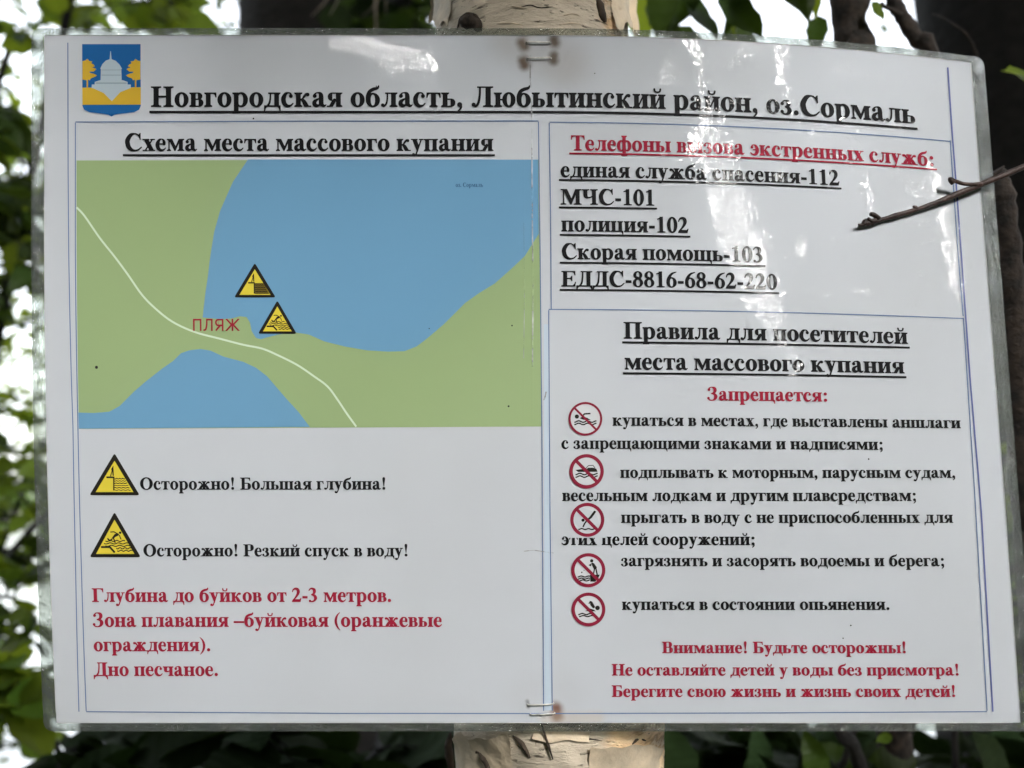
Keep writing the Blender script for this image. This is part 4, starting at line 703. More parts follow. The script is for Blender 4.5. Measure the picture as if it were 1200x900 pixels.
!|333|162,180 175,182 186,195 206,350 238,530 244,620 237,650 221,675 195,692 165,697 135,691 111,675 95,650 88,620 94,530 126,350 146,195 152,185|150,-20 180,-20 210,-9 235,15 248,45 248,80 234,110 210,133 180,144 145,143 118,130 94,105 84,75 84,45 97,15 120,-8
-|333|34,165 295,163 296,285 35,286
–|500|-10,185 -5,180 505,180 510,185 509,270 -5,272 -10,265
(|333|293,-180 310,-178 316,-170 316,-160 229,-25 208,20 193,65 169,185 162,290 173,395 199,500 214,540 233,575 315,683 313,700 300,706 290,703 177,615 149,585 115,535 82,475 58,415 40,335 36,275 41,210 55,145 79,80 111,15 136,-25 165,-62
)|333|27,-180 35,-181 45,-176 140,-90 182,-45 210,-5 252,75 278,145 292,210 297,275 293,335 275,415 251,475 218,535 184,585 156,615 35,706 20,700 17,685 106,565 139,485 164,375 171,275 160,155 134,45 101,-30 17,-160 17,-170
П~|560|70,-5 75,-10 145,-10 152,-5 152,455 405,456 410,455 410,-5 415,-10 490,-9 490,529 75,530 70,525
Л~|560|40,-10 105,-5 138,5 165,26 190,70 213,150 229,245 235,320 236,450 240,456 410,455 410,-5 415,-10 490,-9 490,529 165,530 160,525 162,450 156,300 135,170 120,115 104,80 95,73 35,60 18,45 13,30 15,13 25,-2
Я~|540|99,-10 120,-10 139,0 330,200 390,200 390,-5 395,-10 470,-9 470,529 180,528 150,520 125,508 100,489 80,465 60,425 51,380 53,330 68,285 91,250 125,222 165,205 210,200 210,195 74,50 69,35 71,15 81,0/220,274 217,280 218,455 390,456 390,274/185,279 160,294 145,315 135,345 134,375 140,405 155,430 175,447 195,453 199,445 198,280 195,277
Ж~|760|22,-5 30,-10 115,-9 340,206 340,-5 345,-10 415,-10 422,-5 422,200 425,205 645,-8 735,-9 742,0 735,10 476,265 725,510 730,515 730,525 720,530 645,530 635,526 425,325 422,330 422,525 415,530 345,530 340,525 340,324 125,528 35,528 30,520 35,512 286,265 25,8
'''
# ================================================================== the laminated notice
def clamp(a, lo, hi): return lo if a < lo else hi if a > hi else a
def warp(u, v):
    """how the bent sheet carries its flat print (photo-pixel units)"""
    wl = clamp((620 - u) / 540, 0, 1.1); wr = clamp((u - 646) / 491, 0, 1.2) ** 1.3
    x = u + .007 * (v - 500) * (1 - wl) + wl * 3.8e-5 * max(0, v - 250) ** 2 + wr * .060 * (v - 500)
    k = 8.8e-5 * clamp((560 - v) / 436, 0, 1.4)
    return x, v + k * max(0, u - 620) ** 2
def unwarp(x, y):
    u, v = x, y
    for _ in range(8):
        a, b = warp(u, v); u += x - a; v += y - b
    return u, v
def depth(u, v):
    r = clamp((u - 620) / 540, 0, 1.1); l = clamp((620 - u) / 560, 0, 1.1)
    z = .028 * r * r * clamp(1 - (v - 60) / 800, 0, 1.05) + .008 * l ** 1.5 * (max(0, v - 250) / 600) ** 2
    return z + .0007 * math.sin(u * .011 + 1) * math.sin(v * .008 + u * .004)
def surf(u, v, off=0.0):
    """point of the sheet in its own frame; off = millimetres towards the reader"""
    x, y = warp(u, v); z = depth(u, v) - off * .001; s = PX * (1 + z / DIST)
    return Vector(((x - 600) * s, z, -(y - 450) * s))
board = empty('notice_sheet', CAM + FW * DIST, (PITCH, 0, 0))
tag(board, 'laminated white bathing place notice with map and red and black lettering stapled to birch', 'notice')

def flat_mesh(name, loops_list, mat, off, parent=board, cut=24, uvspace=False):
    """2-D shapes (each: outline + holes, photo pixels) laid on the bent sheet"""
    bm = bmesh.new()
    for loops in loops_list:
        L = [[Vector((*(p if uvspace else unwarp(*p)), 0)) for p in lp] for lp in loops]
        if len(L) == 1 and len(L[0]) == 4:
            vv = [bm.verts.new(p) for p in L[0]]; bm.faces.new(vv)
        else:
            vv = [bm.verts.new(p) for lp in L for p in lp]
            for t in tessellate_polygon(L):
                try: bm.faces.new([vv[i] for i in t])
                except ValueError: pass
    if cut:
        xs = [v.co.x for v in bm.verts]; ys = [v.co.y for v in bm.verts]
        for ax, lo, hi in ((0, min(xs), max(xs)), (1, min(ys), max(ys))):
            c = math.ceil(lo / cut) * cut
            while c < hi:
                pt = Vector((0, 0, 0)); no = Vector((0, 0, 0)); pt[ax] = c; no[ax] = 1
                bmesh.ops.bisect_plane(bm, geom=bm.verts[:] + bm.edges[:] + bm.faces[:], plane_co=pt, plane_no=no, dist=1e-5)
                c += cut
    for v in bm.verts: v.co = surf(v.co.x, v.co.y, off)
    for f in bm.faces:
        f.normal_update()
        if f.normal.y > 0: f.normal_flip()
        f.smooth = True
    me = bpy.data.meshes.new(name); bm.to_mesh(me); bm.free(); me.materials.append(mat)
    return link(bpy.data.objects.new(name, me), parent)
def ribbon(pts, w):
    """polyline of width w as quads plus round joints"""
    out = []
    for a, b in zip(pts, pts[1:]):
        a = Vector(a); b = Vector(b); d = (b - a)
        if d.length < 1e-6: continue
        n = Vector((-d.y, d.x)).normalized() * w / 2
        out.append([[tuple(a + n), tuple(b + n), tuple(b - n), tuple(a - n)]])
    return out
def strip_loop(pts, w, closed=False):
    """a single mitred outline for a polyline (no overlapping faces)"""
    P = [Vector(p) for p in pts]; n = len(P); up = []; dn = []
    for i in range(n):
        a = P[i - 1] if (i > 0 or closed) else None; b = P[(i + 1) % n] if (i < n - 1 or closed) else None
        d1 = (P[i] - a).normalized() if a is not None else None; d2 = (b - P[i]).normalized() if b is not None else None
        if d1 is None: d1 = d2
        if d2 is None: d2 = d1
        nn = Vector((-(d1 + d2).y, (d1 + d2).x)).normalized(); c = max(.35, nn.dot(Vector((-d1.y, d1.x))))
        up.append(tuple(P[i] + nn * (w / 2 / c))); dn.append(tuple(P[i] - nn * (w / 2 / c)))
    quads = []
    for i in range(n if closed else n - 1):
        j = (i + 1) % n; quads.append([[up[i], up[j], dn[j], dn[i]]])
    return quads
def spline2(pts, n=5, closed=False):
    P = [Vector((*p, 0)) for p in pts]; return [(q.x, q.y) for q in crom(P, n)]
def disc(cx, cy, r, n=40, a0=0, a1=2 * math.pi): return [(cx + r * math.cos(a0 + (a1 - a0) * k / n), cy + r * math.sin(a0 + (a1 - a0) * k / n)) for k in range(n)]

# paper sheet with a real thickness
def grid_sheet(u0, u1, v0, v1, nu, nv, f0, f1, hole=None, corner=0):
    vs = []; fs = []; idx = {}
    us = sorted(set([u0 + (u1 - u0) * i / nu for i in range(nu + 1)] + ([hole[0], hole[1]] if hole else []) + ([u0 + corner * c for c in (.08, .3, .6, 1)] + [u1 - corner * c for c in (.08, .3, .6, 1)] if corner else [])))
    ws = sorted(set([v0 + (v1 - v0) * i / nv for i in range(nv + 1)] + ([hole[2], hole[3]] if hole else []) + ([v0 + corner * c for c in (.08, .3, .6, 1)] + [v1 - corner * c for c in (.08, .3, .6, 1)] if corner else [])))
    def rc(u, v):
        if corner:
            cu = clamp(u, u0 + corner, u1 - corner); cv = clamp(v, v0 + corner, v1 - corner); d = math.hypot(u - cu, v - cv)
            m_ = max(abs(u - cu), abs(v - cv))
            if d > 1e-6 and abs(u - cu) > 1e-6 and abs(v - cv) > 1e-6: return cu + (u - cu) * m_ / d, cv + (v - cv) * m_ / d
        return u, v
    bm = bmesh.new(); V = {}
    for s, off in ((0, f0), (1, f1)):
        for i, u in enumerate(us):
            for j, v in enumerate(ws): V[s, i, j] = bm.verts.new(surf(*rc(u, v), off))
    def solid(i, j):
        if i < 0 or j < 0 or i >= len(us) - 1 or j >= len(ws) - 1: return False
        if hole:
            cu, cv = (us[i] + us[i + 1]) / 2, (ws[j] + ws[j + 1]) / 2
            if hole[0] < cu < hole[1] and hole[2] < cv < hole[3]: return False
        return True
    for i in range(len(us) - 1):
        for j in range(len(ws) - 1):
            if not solid(i, j): continue
            bm.faces.new([V[0, i, j], V[0, i, j + 1], V[0, i + 1, j + 1], V[0, i + 1, j]])
            bm.faces.new([V[1, i, j], V[1, i + 1, j], V[1, i + 1, j + 1], V[1, i, j + 1]])
            for (di, dj, a, b) in ((-1, 0, (i, j), (i, j + 1)), (1, 0, (i + 1, j + 1), (i + 1, j)), (0, -1, (i + 1, j), (i, j)), (0, 1, (i, j + 1), (i + 1, j + 1))):
                if not solid(i + di, j + dj):
                    bm.faces.new([V[0, a[0], a[1]], V[1, a[0], a[1]], V[1, b[0], b[1]], V[0, b[0], b[1]]])
    for v in [v for v in bm.verts if not v.link_faces]: bm.verts.remove(v)
    bmesh.ops.recalc_face_normals(bm, faces=bm.faces)
    for f in bm.faces: f.smooth = False
    return bm
PU0, PU1, PV0, PV1 = 52, 1171, 41.5, 847
bm = grid_sheet(PU0, PU1, PV0, PV1, 44, 32, 0, -.25); me = bpy.data.meshes.new('paper'); bm.to_mesh(me); bm.free(); me.materials.append(M['paper'])
# smooth front, sharp edges
for p in me.polygons: p.use_smooth = abs(p.normal.y) > .6
me.set_sharp_from_angle(angle=R(40)); paper = link(bpy.data.objects.new('paper', me), board)
bm = grid_sheet(36.5, 1188, 33, 857, 60, 44, .12, -.38, (PU0 + .5, PU1 - .5, PV0 + .5, PV1 - .5), 11); me = bpy.data.meshes.new('film_rim'); bm.to_mesh(me); bm.free(); me.materials.append(M['film'])
tag(link(bpy.data.objects.new('film_rim', me), board), 'clear sealed film border round the paper')
# pressed ridge where the film steps down from the paper
m, nt, b = new_mat('film_ridge'); b.inputs['Base Color'].default_value = (.55, .56, .56, 1); b.inputs['Roughness'].default_value = .15
M['ridge'] = m
def ridge():
    bag = Bag()
    for pts in ([(PU0, v) for v in range(42, 848, 13)], [(PU1, v) for v in range(42, 848, 13)], [(u, PV0) for u in range(52, 1171, 15)], [(u, PV1) for u in range(52, 1171, 15)]):
        P = [surf(u, v, .1) for u, v in pts]; bag.add(tube(P, [.00016 + .00008 * noise.noise(p * 60) for p in P], 5))
    bag.build('film_seam', M['ridge'], board)
ridge()

# ---- lettering
GLY = {}
for l in GLYPHS.strip('\n').split('\n'):
    p = l.split('|'); GLY[p[0]] = (int(p[1]), [[[tuple(map(int, q.split(','))) for q in L.split()] for L in i.split('/')] for i in p[2:]])
TRI = {}
def glyph_tris(ch):
    if ch not in TRI:
        w, isl = GLY[ch]; V = []; F = []
        for i in isl:
            o = len(V); V += [p for L in i for p in L]
            F += [tuple(o + k for k in f) for f in tessellate_polygon([[Vector((a, b, 0)) for a, b in L] for L in i])]
        TRI[ch] = (w, V, F)
    return TRI[ch]
def lettering(text, x0, x1, y, mat, ul=None, ulw=2.1, off=.28, parent=board, label=None, sans=False, kx=None, name='lettering'):
    u0, v0 = unwarp(x0, y); yr = y
    for _ in range(4):
        u1, _v = unwarp(x1, yr); yr = warp(u1, v0)[1]
    toks = [(c + '~') if sans and c != ' ' else c for c in text]
    wid = sum(250 if t == ' ' else GLY[t][0] for t in toks); k = (u1 - u0) / (wid - 30); kh = k if kx is None else kx
    V = []; F = []; x = -15
    for t in toks:
        if t == ' ': x += 250; continue
        w, gv, gf = glyph_tris(t); o = len(V)
        V += [surf(u0 + (x + a) * k, v0 - b * kh, off) for a, b in gv]; F += [tuple(o + i for i in f) for f in gf]; x += w
    if ul:
        a = u0 - 2; n = max(2, int((u1 + 2 - a) / 20)); vb = unwarp(x0, ul)[1]
        for i in range(n):
            ua, ub = a + (u1 + 2 - a) * i / n, a + (u1 + 2 - a) * (i + 1) / n; o = len(V)
            V += [surf(ua, vb - ulw / 2, off + .06), surf(ub, vb - ulw / 2, off + .06), surf(ub, vb + ulw / 2, off + .06), surf(ua, vb + ulw / 2, off + .06)]
            F.append((o, o + 3, o + 2, o + 1))
    F = [f if len(f) == 4 or (V[f[1]] - V[f[0]]).cross(V[f[2]] - V[f[0]]).y < 0 else f[::-1] for f in F]
    print('EM %.1f %s' % (k * 1000, text[:20]))
    return tag(mesh_obj(name, V, F, mat, parent, True), label or ('%s lettering reading %s' % ('red' if mat in (M['red'],) else 'black', text)))
BK, RD = M['black'], M['red']
for row in ((("Новгородская область, Любытинский район, оз.Сормаль"), 177, 1073, 125, BK, 131.2, 2.7),
            ("Схема места массового купания", 146, 578, 176.7, BK, 181.8, 2.3),
            ("Телефоны вызова экстренных служб:", 669, 1096, 176, RD, 179.7, 2.0),
            ("единая служба спасения-112", 657, 984, 207.3, BK, 210.8, 2.1), ("МЧС-101", 657, 768, 239.5, BK, 243, 2.1),
            ("полиция-102", 658, 807, 270.9, BK, 275.2, 2.1), ("Скорая помощь-103", 658, 895, 303.4, BK, 307.8, 2.1),
            ("ЕДДС-8816-68-62-220", 658, 911, 335.4, BK, 339.6, 2.1),
            ("Правила для посетителей", 731, 1064, 396.6, BK, 401.2, 2.4), ("места массового купания", 732, 1060, 432.8, BK, 437.4, 2.4),
            ("Запрещается:", 829, 971, 469, RD, None, 0),
            ("купаться в местах, где выставлены аншлаги", 718, 1126, 498.7, BK, None, 0), ("с запрещающими знаками и надписями;", 658, 1036, 525.8, BK, None, 0),
            ("подплывать к моторным, парусным судам,", 727, 1120, 559.8, BK, None, 0), ("весельным лодкам и другим плавсредствам;", 659, 1075, 587, BK, None, 0),
            ("прыгать в воду с не приспособленных для", 728, 1117, 612.6, BK, None, 0), ("этих целей сооружений;", 658, 886, 638.6, BK, None, 0),
            ("загрязнять и засорять водоемы и берега;", 728, 1108, 663.4, BK, None, 0), ("купаться в состоянии опьянения.", 729, 1043, 714.6, BK, None, 0),
            ("Внимание! Будьте осторожны!", 776, 1063, 765.3, RD, None, 0), ("Не оставляйте детей у воды без присмотра!", 717, 1125, 791.5, RD, None, 0),
            ("Берегите свою жизнь и жизнь своих детей!", 717, 1121, 816.6, RD, None, 0),
            ("Осторожно! Большая глубина!", 164, 453, 573.6, BK, None, 0), ("Осторожно! Резкий спуск в воду!", 168, 479, 651.8, BK, None, 0),
            ("Глубина до буйков от 2-3 метров.", 108, 459, 705.2, RD, None, 0), ("Зона плавания –буйковая (оранжевые", 109, 518, 734.4, RD, None, 0),
            ("ограждения).", 110, 247, 763, RD, None, 0), ("Дно песчаное.", 110, 256, 792, RD, None, 0)):
    lettering(row[0], row[1], row[2], row[3], row[4], row[5], row[6])

# ---- printed frame lines
def L_(pts, w=1.25, mat='line', label=None, off=.2): return tag(flat_mesh('frame_line', strip_loop(pts, w), M[mat], off), label)
L_([(79.5, 50), (79.8, 200), (80.6, 300), (83.5, 440), (85.5, 500), (88.5, 660), (92.5, 834)], label='thin outer line at left edge of the print')
top1 = [(88.3, 143), (350, 142), (631, 141.8)]
L_(top1, label='top line of the map box'); L_([(88.3, 143.8), (88.3, 300), (91.3, 500), (95.5, 670), (101, 833.2)], label='left line of the map box')
L_([(631, 142.6), (633, 300), (635, 500), (637, 833)], label='right line of the map box')
L_([(101, 834), (400, 836), (640, 836.2), (900, 835.5), (1156.5, 834)], label='bottom line across both boxes')
L_([warp(u, unwarp(644, 143.2)[1]) for u in np.linspace(unwarp(644, 143.2)[0], unwarp(1114, 163)[0], 12)], 1.2, label='top line of the telephone box')
L_([(643.6, 144), (645.2, 250), (646, 362)], label='left line of the telephone box')
L_([(1113.5, 164.5), (1123, 300), (1128.7, 370.5)], label='right line of the telephone box')
L_([warp(u, unwarp(643, 362.6)[1]) for u in np.linspace(unwarp(643, 362.6)[0], unwarp(1129, 371.5)[0], 12)], 1.2, label='line between telephone box and rules box')
L_([(643, 363.5), (644.5, 600), (647.2, 833)], label='left line of the rules box'); L_([(1129, 372.5), (1143.5, 600), (1156.8, 833)], label='right line of the rules box')
L_([(1110.7, 79), (1116.5, 165), (1120.5, 215), (1126.7, 300), (1137.3, 450), (1150, 600), (1163.5, 834)], 1.9, 'line2', 'violet outer line at right edge of the print', .24)
tag(flat_mesh('printed_strip', [[[(637.5, 380), (642.6, 380), (646.3, 832.5), (637.8, 832.5)]]], M['strip'], .12), 'pale blue strip between the two boxes')

# ---- map
water1 = [(290.5, 187), (273, 213), (258, 247), (251, 272), (246.5, 300), (243.5, 325), (240.5, 345), (237.5, 372), (258, 374), (272, 373), (281, 370.5), (289, 371.5), (293, 378), (295, 388), (300, 396), (306, 397.5), (314, 395),
          (326, 392), (346, 389.5), (362, 392), (380, 400), (404, 406), (430, 410.5), (455, 412), (474, 411.5), (488, 406), (500, 397), (520, 380), (534, 366), (545, 355), (562, 343), (580, 332), (598, 316), (615, 300), (631.3, 274), (630.5, 187)]
water2 = [(91.8, 483.5), (110, 484), (128, 482.5), (140, 476), (149, 467), (157, 459), (171, 447), (190, 432), (203, 423), (212, 414), (222, 410.5), (235, 409), (247, 411), (262, 418), (285, 424), (300, 431), (313, 441), (325, 455), (338, 470), (350, 483), (363, 500.3), (92.5, 502.3)]
mp = tag(flat_mesh('map', [[[(89.6, 188), (631, 187), (634.6, 499.8), (92.5, 502.6)]]], M['land'], .1), 'printed map of green land and blue lakes')
tag(flat_mesh('map_water', [[water1]], M['water'], .17, mp), 'upper blue lake on the map'); tag(flat_mesh('map_water', [[water2]], M['water'], .17, mp), 'lower blue lake on the map')
road = spline2([(89.8, 243), (99, 253), (117, 279), (134.5, 301), (150, 322), (166, 345), (181.5, 361), (202, 377), (228, 389), (258, 397), (285, 404), (307, 408.5), (325, 416), (348, 427.5), (368, 441), (384, 453), (396, 469), (406, 484), (417.5, 500)])
tag(flat_mesh('map_road', strip_loop(road, 2.3), M['road'], .22, mp), 'thin pale road on the map')
lettering("ПЛЯЖ", 225, 281, 387.5, M['maplabel'], parent=mp, sans=True, kx=.0262, label='small red sans lettering reading ПЛЯЖ', name='map_lettering')
lettering("оз. Сормаль", 534, 566, 219, M['maptext'], parent=mp, kx=.0072, label='tiny blue name of the lake on the map', name='map_lettering')

# ---- warning triangles
def tri_sign(ax, ay, bl, br, yb, kind, label):
    h = yb - ay; w = br - bl; r = 2.2; root = None
    def rnd(pts, r, n=5):
        out = []
        for i, p in enumerate(pts):
            p = Vector(p); a = (Vector(pts[i - 1]) - p).normalized(); b_ = (Vector(pts[(i + 1) % 3]) - p).normalized()
            for k in range(n + 1):
                t = k / n; out.append(tuple((p + a * r) * (1 - t) ** 2 + p * 2 * t * (1 - t) + (p + b_ * r) * t * t))
        return out
    outer = rnd([(ax, ay - 1.5), (br + 1.2, yb + .3), (bl - 1.2, yb + .3)], 3); t = w * .062
    inner = [(ax, ay + t * 2.1), (br - t * 1.75, yb - t * .95), (bl + t * 1.75, yb - t * .95)]
    root = tag(flat_mesh('warning_triangle', [[outer]], M['signblack'], .3), label)
    flat_mesh('yellow_field', [[inner]], M['yellow'], .36, root)
    X = lambda a: bl + a * w; Y = lambda b_: ay + b_ * h; S = []
    if kind == 'deep':
        S += ribbon([(X(.485), Y(.55)), (X(.485), Y(.89))], w * .028) + ribbon([(X(.33), Y(.565)), (X(.485), Y(.565))], w * .035)
        S += [[[(X(.475), Y(.27)), (X(.485), Y(.53)), (X(.46), Y(.53)), (X(.45), Y(.42)), (X(.43), Y(.54)), (X(.405), Y(.54)), (X(.44), Y(.40)), (X(.43), Y(.36))]]]
        for k in range(6):
            yy = .6 + k * .056; xr = .5 + .5 * (yy - .07) * .82
            pts = [(X(.5 + (xr - .5) * i / 14), Y(yy + .008 * math.sin(i * 1.6 + k))) for i in range(15)]
            S += strip_loop(pts, w * (.016 if k % 2 else .02))
        tint = [[[(X(.5), Y(.575)), (X(.5 + .5 * .52 * .82), Y(.575)), (X(.87), Y(.9)), (X(.5), Y(.9))]]]
        flat_mesh('water_tint', tint, M['olive'] if w < 50 else M['yellow'], .39, root, uvspace=False)
    else:
        S += [[disc(X(.60), Y(.445), w * .026, 12)]]
        S += strip_loop([(X(.40), Y(.43)), (X(.475), Y(.425)), (X(.545), Y(.47))], w * .022) + [[[(X(.49), Y(.475)), (X(.56), Y(.455)), (X(.585), Y(.50)), (X(.50), Y(.545)), (X(.46), Y(.60)), (X(.43), Y(.565))]]]
        S += strip_loop([(X(.585), Y(.50)), (X(.60), Y(.55)), (X(.62), Y(.60))], w * .02) + strip_loop([(X(.44), Y(.585)), (X(.39), Y(.63)), (X(.34), Y(.575))], w * .03) + strip_loop([(X(.47), Y(.585)), (X(.50), Y(.68))], w * .025)
        for k, (a, b_) in enumerate(((.30, .70), (.27, .78), (.30, .80), (.52, .83), (.54, .85))):
            pts = [(X(a + (b_ - a) * i / 18), Y(.635 + k * .056 + .014 * math.sin(i * 1.05))) for i in range(19)]
            S += strip_loop(pts, w * .021)
        S += strip_loop([(X(.21), Y(.775)), (X(.39), Y(.775)), (X(.49), Y(.90))], w * .04)
    flat_mesh('pictogram', S, M['signblack'] if kind != 'deep' or w > 50 else M['signblack'], .43, root, cut=0)
tri_sign(298.6, 309.5, 275.5, 322, 348.3, 'deep', 'upper yellow triangle on the map, deep water pictogram')
tri_sign(325, 353.5, 303.5, 346.5, 390.8, 'steep', 'lower yellow triangle on the map, swimmer on waves pictogram')
tri_sign(134.2, 532.5, 106, 162.5, 580, 'deep', 'yellow deep water triangle before the first caution line')
tri_sign(134.2, 601.5, 106.3, 163.8, 652.6, 'steep', 'yellow swimmer triangle before the second caution line')

# ---- prohibition signs
def ban(cx, cy, r, t, kind, label):
    o = disc(cx, cy, r, 48); root = tag(flat_mesh('prohibition_sign', [[disc(cx, cy, r - t * .6, 48)]], M['signwhite'], .32, cut=0), label)
    ro, ri = disc(cx, cy, r, 48), disc(cx, cy, r - t, 48)
    flat_mesh('red_ring', [[[ro[i], ro[(i + 1) % 48], ri[(i + 1) % 48], ri[i]]] for i in range(48)], M['signred'], .44, root, cut=0)
    c = (r - t * .5) * .7071
    flat_mesh('red_bar', ribbon([(cx - c, cy - c), (cx + c, cy + c)], t * .95), M['signred'], .47, root, cut=0)
    S = []
    Q = lambda x, y: (cx + x, cy + y)
    wave = lambda x0, x1, y, a=.9, n=2.5: strip_loop([Q(x0 + (x1 - x0) * i / 20, y + a * math.cos(i / 20 * n * 6.283)) for i in range(21)], 1.5)
    if kind == 'swim':
        S += [[disc(*Q(-10, -2.7), 2.5, 14)]] + strip_loop([Q(6, -6.2), Q(-1, -5.8), Q(-3.5, -3.2), Q(1, -.4)], 1.7) + [[[Q(-6.5, -.6), Q(-3.5, -2.8), Q(2, -1.2), Q(6.5, 1.4), Q(-2, 1.2)]]]
        S += wave(-13, 13, 3.2) + wave(-13, 13, 6.0)
    elif kind == 'boat':
        S += [[[Q(-13, -1.6), Q(-6, -2.6), Q(-1, -2.2), Q(2, -4.2), Q(8, -4.2), Q(11.5, -3), Q(12.8, .6), Q(-10, .8)]]] + strip_loop([Q(-1.5, -2.6), Q(2, -6.6), Q(7.5, -7), Q(10, -4)], .8) + wave(-13, 13, 3.2) + wave(-13, 13, 6.2)
    elif kind == 'dive':
        S += [[[Q(8.2, -11), Q(10.6, -9.6), Q(5.2, -2.2), Q(.6, 1.4), Q(-2.4, .6), Q(2.6, -3.4)]]] + [[disc(*Q(-5, .4), 1.9, 12)]] + strip_loop([Q(-.6, 1), Q(-3.2, 4.5), Q(-5, 8.4)], 1.7) + wave(-10.5, 9.5, 10.8, .55)
    elif kind == 'litter':
        S += [[disc(*Q(4, -11), 2.0, 12)]] + [[[Q(4, -9), Q(6.5, -8.3), Q(10, -3.5), Q(9.6, -1), Q(6.6, -1.2), Q(4.4, -5.5)]]] + strip_loop([Q(5, -8), Q(1.5, -6), Q(3.4, -5)], 1.3)
        S += strip_loop([Q(9, -1.4), Q(10, 3), Q(10.5, 5.6)], 1.6) + strip_loop([Q(7.2, -1.4), Q(6.6, 2), Q(5.8, 5)], 1.5) + [[[Q(2, 5.5), Q(13.5, 5.2), Q(11.6, 9.8), Q(8, 13.6), Q(2.4, 13.4)]]]
        S += wave(-12.5, 2, 7.4, .6, 1.7) + wave(-12, 2, 9.8, .6, 1.7) + wave(-10.5, 2, 12.0, .6, 1.5) + [[disc(*Q(-7.6, 2.6), .9, 8)]] + [[disc(*Q(-5, 0.2), .5, 8)]]
    else:
        S += [[disc(*Q(10.6, -1.8), 2.7, 14)]] + [[[Q(1.2, -10.2), Q(4.2, -9.4), Q(6.2, -6), Q(8, -2.5), Q(5.4, -1.2), Q(2.2, -5), Q(1.8, -8)]]] + strip_loop([Q(.4, -6.8), Q(2.6, -9.4)], 1.3) + [[[Q(.5, -1.6), Q(6, .2), Q(9, 2.2), Q(-4, 2), Q(-1, .6)]]] + wave(-12, 7, 5.4, .7, 2) + wave(-11, 5, 7.8, .6, 1.6)
    flat_mesh('pictogram', S, M['signblack'], .38, root, cut=0)
ban(686, 490.8, 19.8, 2.6, 'swim', 'ban sign with a swimmer and thin red ring, topmost of five')
ban(687.4, 552.3, 20.2, 4.0, 'boat', 'ban sign with a motor boat, second of five')
flat_mesh('white_backing', [[[(666.5, 588), (710, 588), (710, 630.3), (666.5, 630.3)]]], M['paper'], .305, cut=0)
ban(688.2, 609.2, 20.0, 3.9, 'dive', 'ban sign with a diver, middle of five')
ban(689.4, 668.2, 20.0, 3.9, 'litter', 'ban sign with a person littering the water, fourth of five')
ban(689.6, 714.2, 19.8, 3.9, 'drunk', 'ban sign with a swimmer leaning over waves, lowest of five')

# ---- coat of arms
sh = [(96.2, 51.7), (164.7, 51.7), (165.0, 124), (163, 128.5), (157, 131.5), (139, 133.6), (134, 134.6), (130.7, 136.6), (127, 134.6), (122, 133.6), (105, 131.5), (98.6, 128.5), (96.6, 124)]
arms = tag(flat_mesh('coat_of_arms', [[sh]], M['shieldblue'], .2), 'blue shield with yellow ground, yellow trees and white domed chapel')
flat_mesh('gold_field', [[[(96.5, 102.7), (165, 102.2), (165, 122.5), (96.7, 122.8)]]], M['shieldgold'], .25, arms)
def crest_tree(sgn):
    T = [(158.8, 68.9), (161.5, 71), (164.6, 71.6), (164.6, 93.2), (160, 94), (158.2, 93), (155.8, 94.2), (155, 92), (150, 90), (147.5, 88.3), (151, 86.6), (155.6, 85.4), (156.5, 84), (151.5, 83.8), (148.3, 81.3), (150, 79.8), (153.2, 79.2), (150, 77.6), (151.6, 75.4), (154, 74.4), (153.2, 71.8), (156.5, 71.6)]
    T = [(x if sgn > 0 else 261.2 - x, y) for x, y in T]; cx = 158.9 if sgn > 0 else 102.3
    flat_mesh('gold_tree', [[T]] + ribbon([(cx, 92), (cx, 103)], 1.6), M['shieldgold'], .29, arms, cut=0)
crest_tree(-1); crest_tree(1)
dome = [(117.8, 94), (118.2, 81), (117.4, 80.5), (120, 75), (124, 71), (128.4, 69.4), (129.3, 60), (129.9, 60), (130.8, 69.4), (135.5, 71.2), (140, 75.5), (143, 80.5), (142.2, 81), (142.6, 94)]
flat_mesh('chapel', [[dome], [[(111, 96), (117, 94.01), (144, 94.01), (149.5, 96), (149.5, 99), (111, 99)]], [[(107.6, 99.01), (153.2, 99.01), (153.4, 103.2), (107.4, 103.2)]], [[(109, 103.21), (152.5, 103.21), (141, 108), (131, 118.6), (121.5, 109)]]], M['shieldwhite'], .33, arms, cut=0)
flat_mesh('chapel_shade', [ribbon([(112, 97.4), (148.5, 97.4)], 1.6)[0], ribbon([(119, 88), (141.5, 88)], 1.0)[0], ribbon([(119, 82), (141.5, 82)], .8)[0]], M['shieldgrey'], .37, arms, cut=0)

# ---- specks of dirt
sp = []
rd = random.Random(3)
for x, y, r in ((113, 430.5, 1.7), (596, 476, 1.0), (600, 381.5, .8), (1018, 538, .8), (997, 733, .8), (988, 748, .7), (297, 139, .9), (697, 86, .6), (503, 385, .6), (441, 101, .6)):
    sp.append([[(x + r * (1 + .3 * rd.random()) * math.cos(a), y + r * (1 + .3 * rd.random()) * math.sin(a)) for a in np.linspace(0, 6.28, 8)[:-1]]])
s_ = flat_mesh('dirt_speck', sp, M['bark_dark'], .45, cut=0); s_['kind'] = 'stuff'

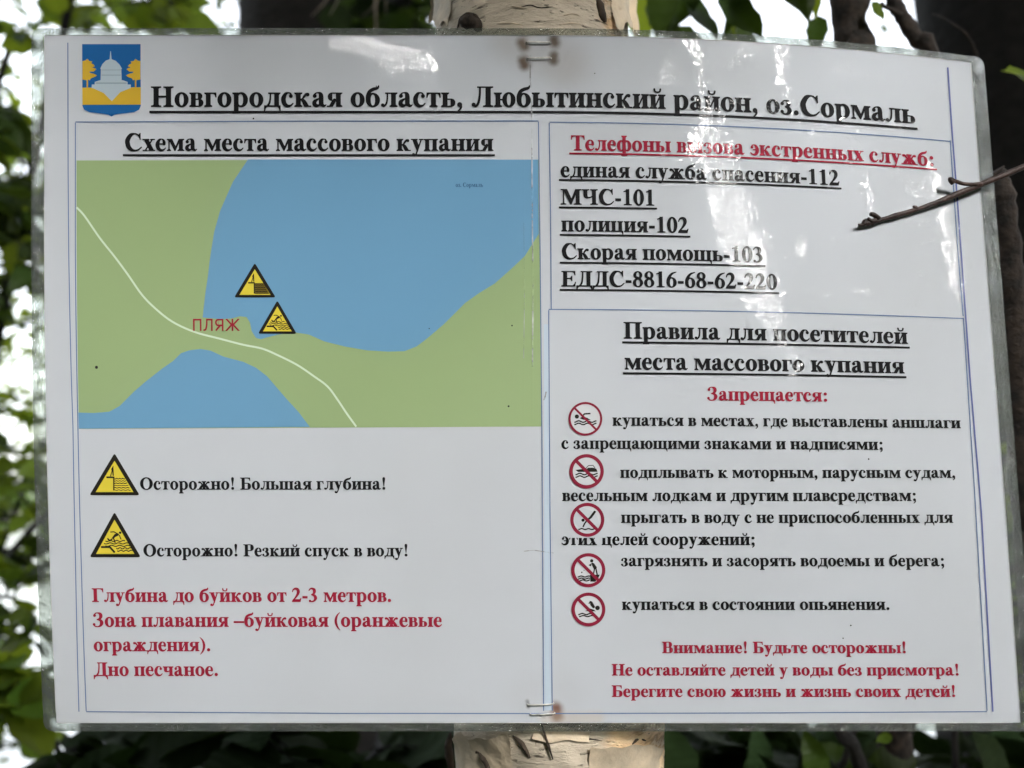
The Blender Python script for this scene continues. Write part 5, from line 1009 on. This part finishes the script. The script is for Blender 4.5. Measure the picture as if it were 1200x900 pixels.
# ---- whitened creases where the film has let go of the paper
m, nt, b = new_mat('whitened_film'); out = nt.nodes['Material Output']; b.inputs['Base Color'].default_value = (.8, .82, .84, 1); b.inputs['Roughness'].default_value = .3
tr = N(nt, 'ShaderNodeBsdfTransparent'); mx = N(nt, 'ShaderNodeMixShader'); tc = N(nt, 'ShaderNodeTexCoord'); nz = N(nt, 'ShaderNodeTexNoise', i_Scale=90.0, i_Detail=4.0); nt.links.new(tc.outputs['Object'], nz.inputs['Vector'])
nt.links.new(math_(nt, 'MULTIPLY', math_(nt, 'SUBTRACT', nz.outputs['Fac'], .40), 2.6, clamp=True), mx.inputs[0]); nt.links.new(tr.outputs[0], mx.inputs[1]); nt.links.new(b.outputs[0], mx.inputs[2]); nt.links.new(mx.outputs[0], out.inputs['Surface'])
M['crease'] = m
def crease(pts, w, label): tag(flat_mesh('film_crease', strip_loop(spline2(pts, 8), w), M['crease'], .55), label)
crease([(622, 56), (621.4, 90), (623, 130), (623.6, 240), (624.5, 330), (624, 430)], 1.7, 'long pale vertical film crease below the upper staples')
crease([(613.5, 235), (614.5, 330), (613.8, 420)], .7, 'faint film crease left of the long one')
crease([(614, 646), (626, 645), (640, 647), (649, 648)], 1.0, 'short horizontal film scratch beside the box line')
crease([(640, 459), (638.5, 466), (637, 469)], 1.6, 'tiny painted glint mark beside the box line')  # glint painted in as a pale strip of the crease material
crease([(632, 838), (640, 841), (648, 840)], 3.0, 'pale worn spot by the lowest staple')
# ---- staples
def staple(x0, y0, x1, y1, label):
    a = surf(*unwarp(x0, y0)); b_ = surf(*unwarp(x1, y1)); f = Vector((0, -.0011, 0)); k = Vector((0, .004, 0)); d = (b_ - a).normalized() * .0005
    P = [a + k, a + f * .4, a + f + d, a.lerp(b_, .5) + f * 1.15, b_ + f - d, b_ + f * .4, b_ + k]
    o = mesh_obj('staple', *tube(P, [.00036] * len(P), 8), M['staple'], board, True); tag(o, label)
staple(617, 50, 645, 50.8, 'uppermost steel staple'); staple(618, 69.2, 646, 68.4, 'second steel staple from the top')
staple(618.5, 825.4, 648.5, 824.2, 'upper of the two bottom staples'); staple(621.5, 836.6, 650, 835.4, 'lowest steel staple beside a rust spot')

# ---- unseen leafy branch added in the sun's path to shade the notice top
b15 = Vector((1.25, -.55, -.03)); rd = random.Random(44); Mw = Matrix.Rotation(PITCH, 4, 'X'); Mw.translation = CAM + FW * DIST
tg = [Mw @ surf(rd.uniform(80, 1150), rd.uniform(0, 190)) + SUNV * rd.uniform(.62, .8) for _ in range(8)]
mid = Mw @ surf(600, 60) + SUNV * .72
leafy_plant('hazel_shrub', 'added unseen hazel shrub beside the reader, its branch arching over to shade the top of the notice', 'shrub', b15,
            [([b15, b15 + Vector((.0, .05, 1.2)), Vector((.95, -.55, 2.05)), mid + Vector((.1, 0, .1)), mid + Vector((-.3, .08, .04))], .012, .003)], tg, .052, ['leaf', 'leaf_dark'], 45, per=4, tilt=.8)
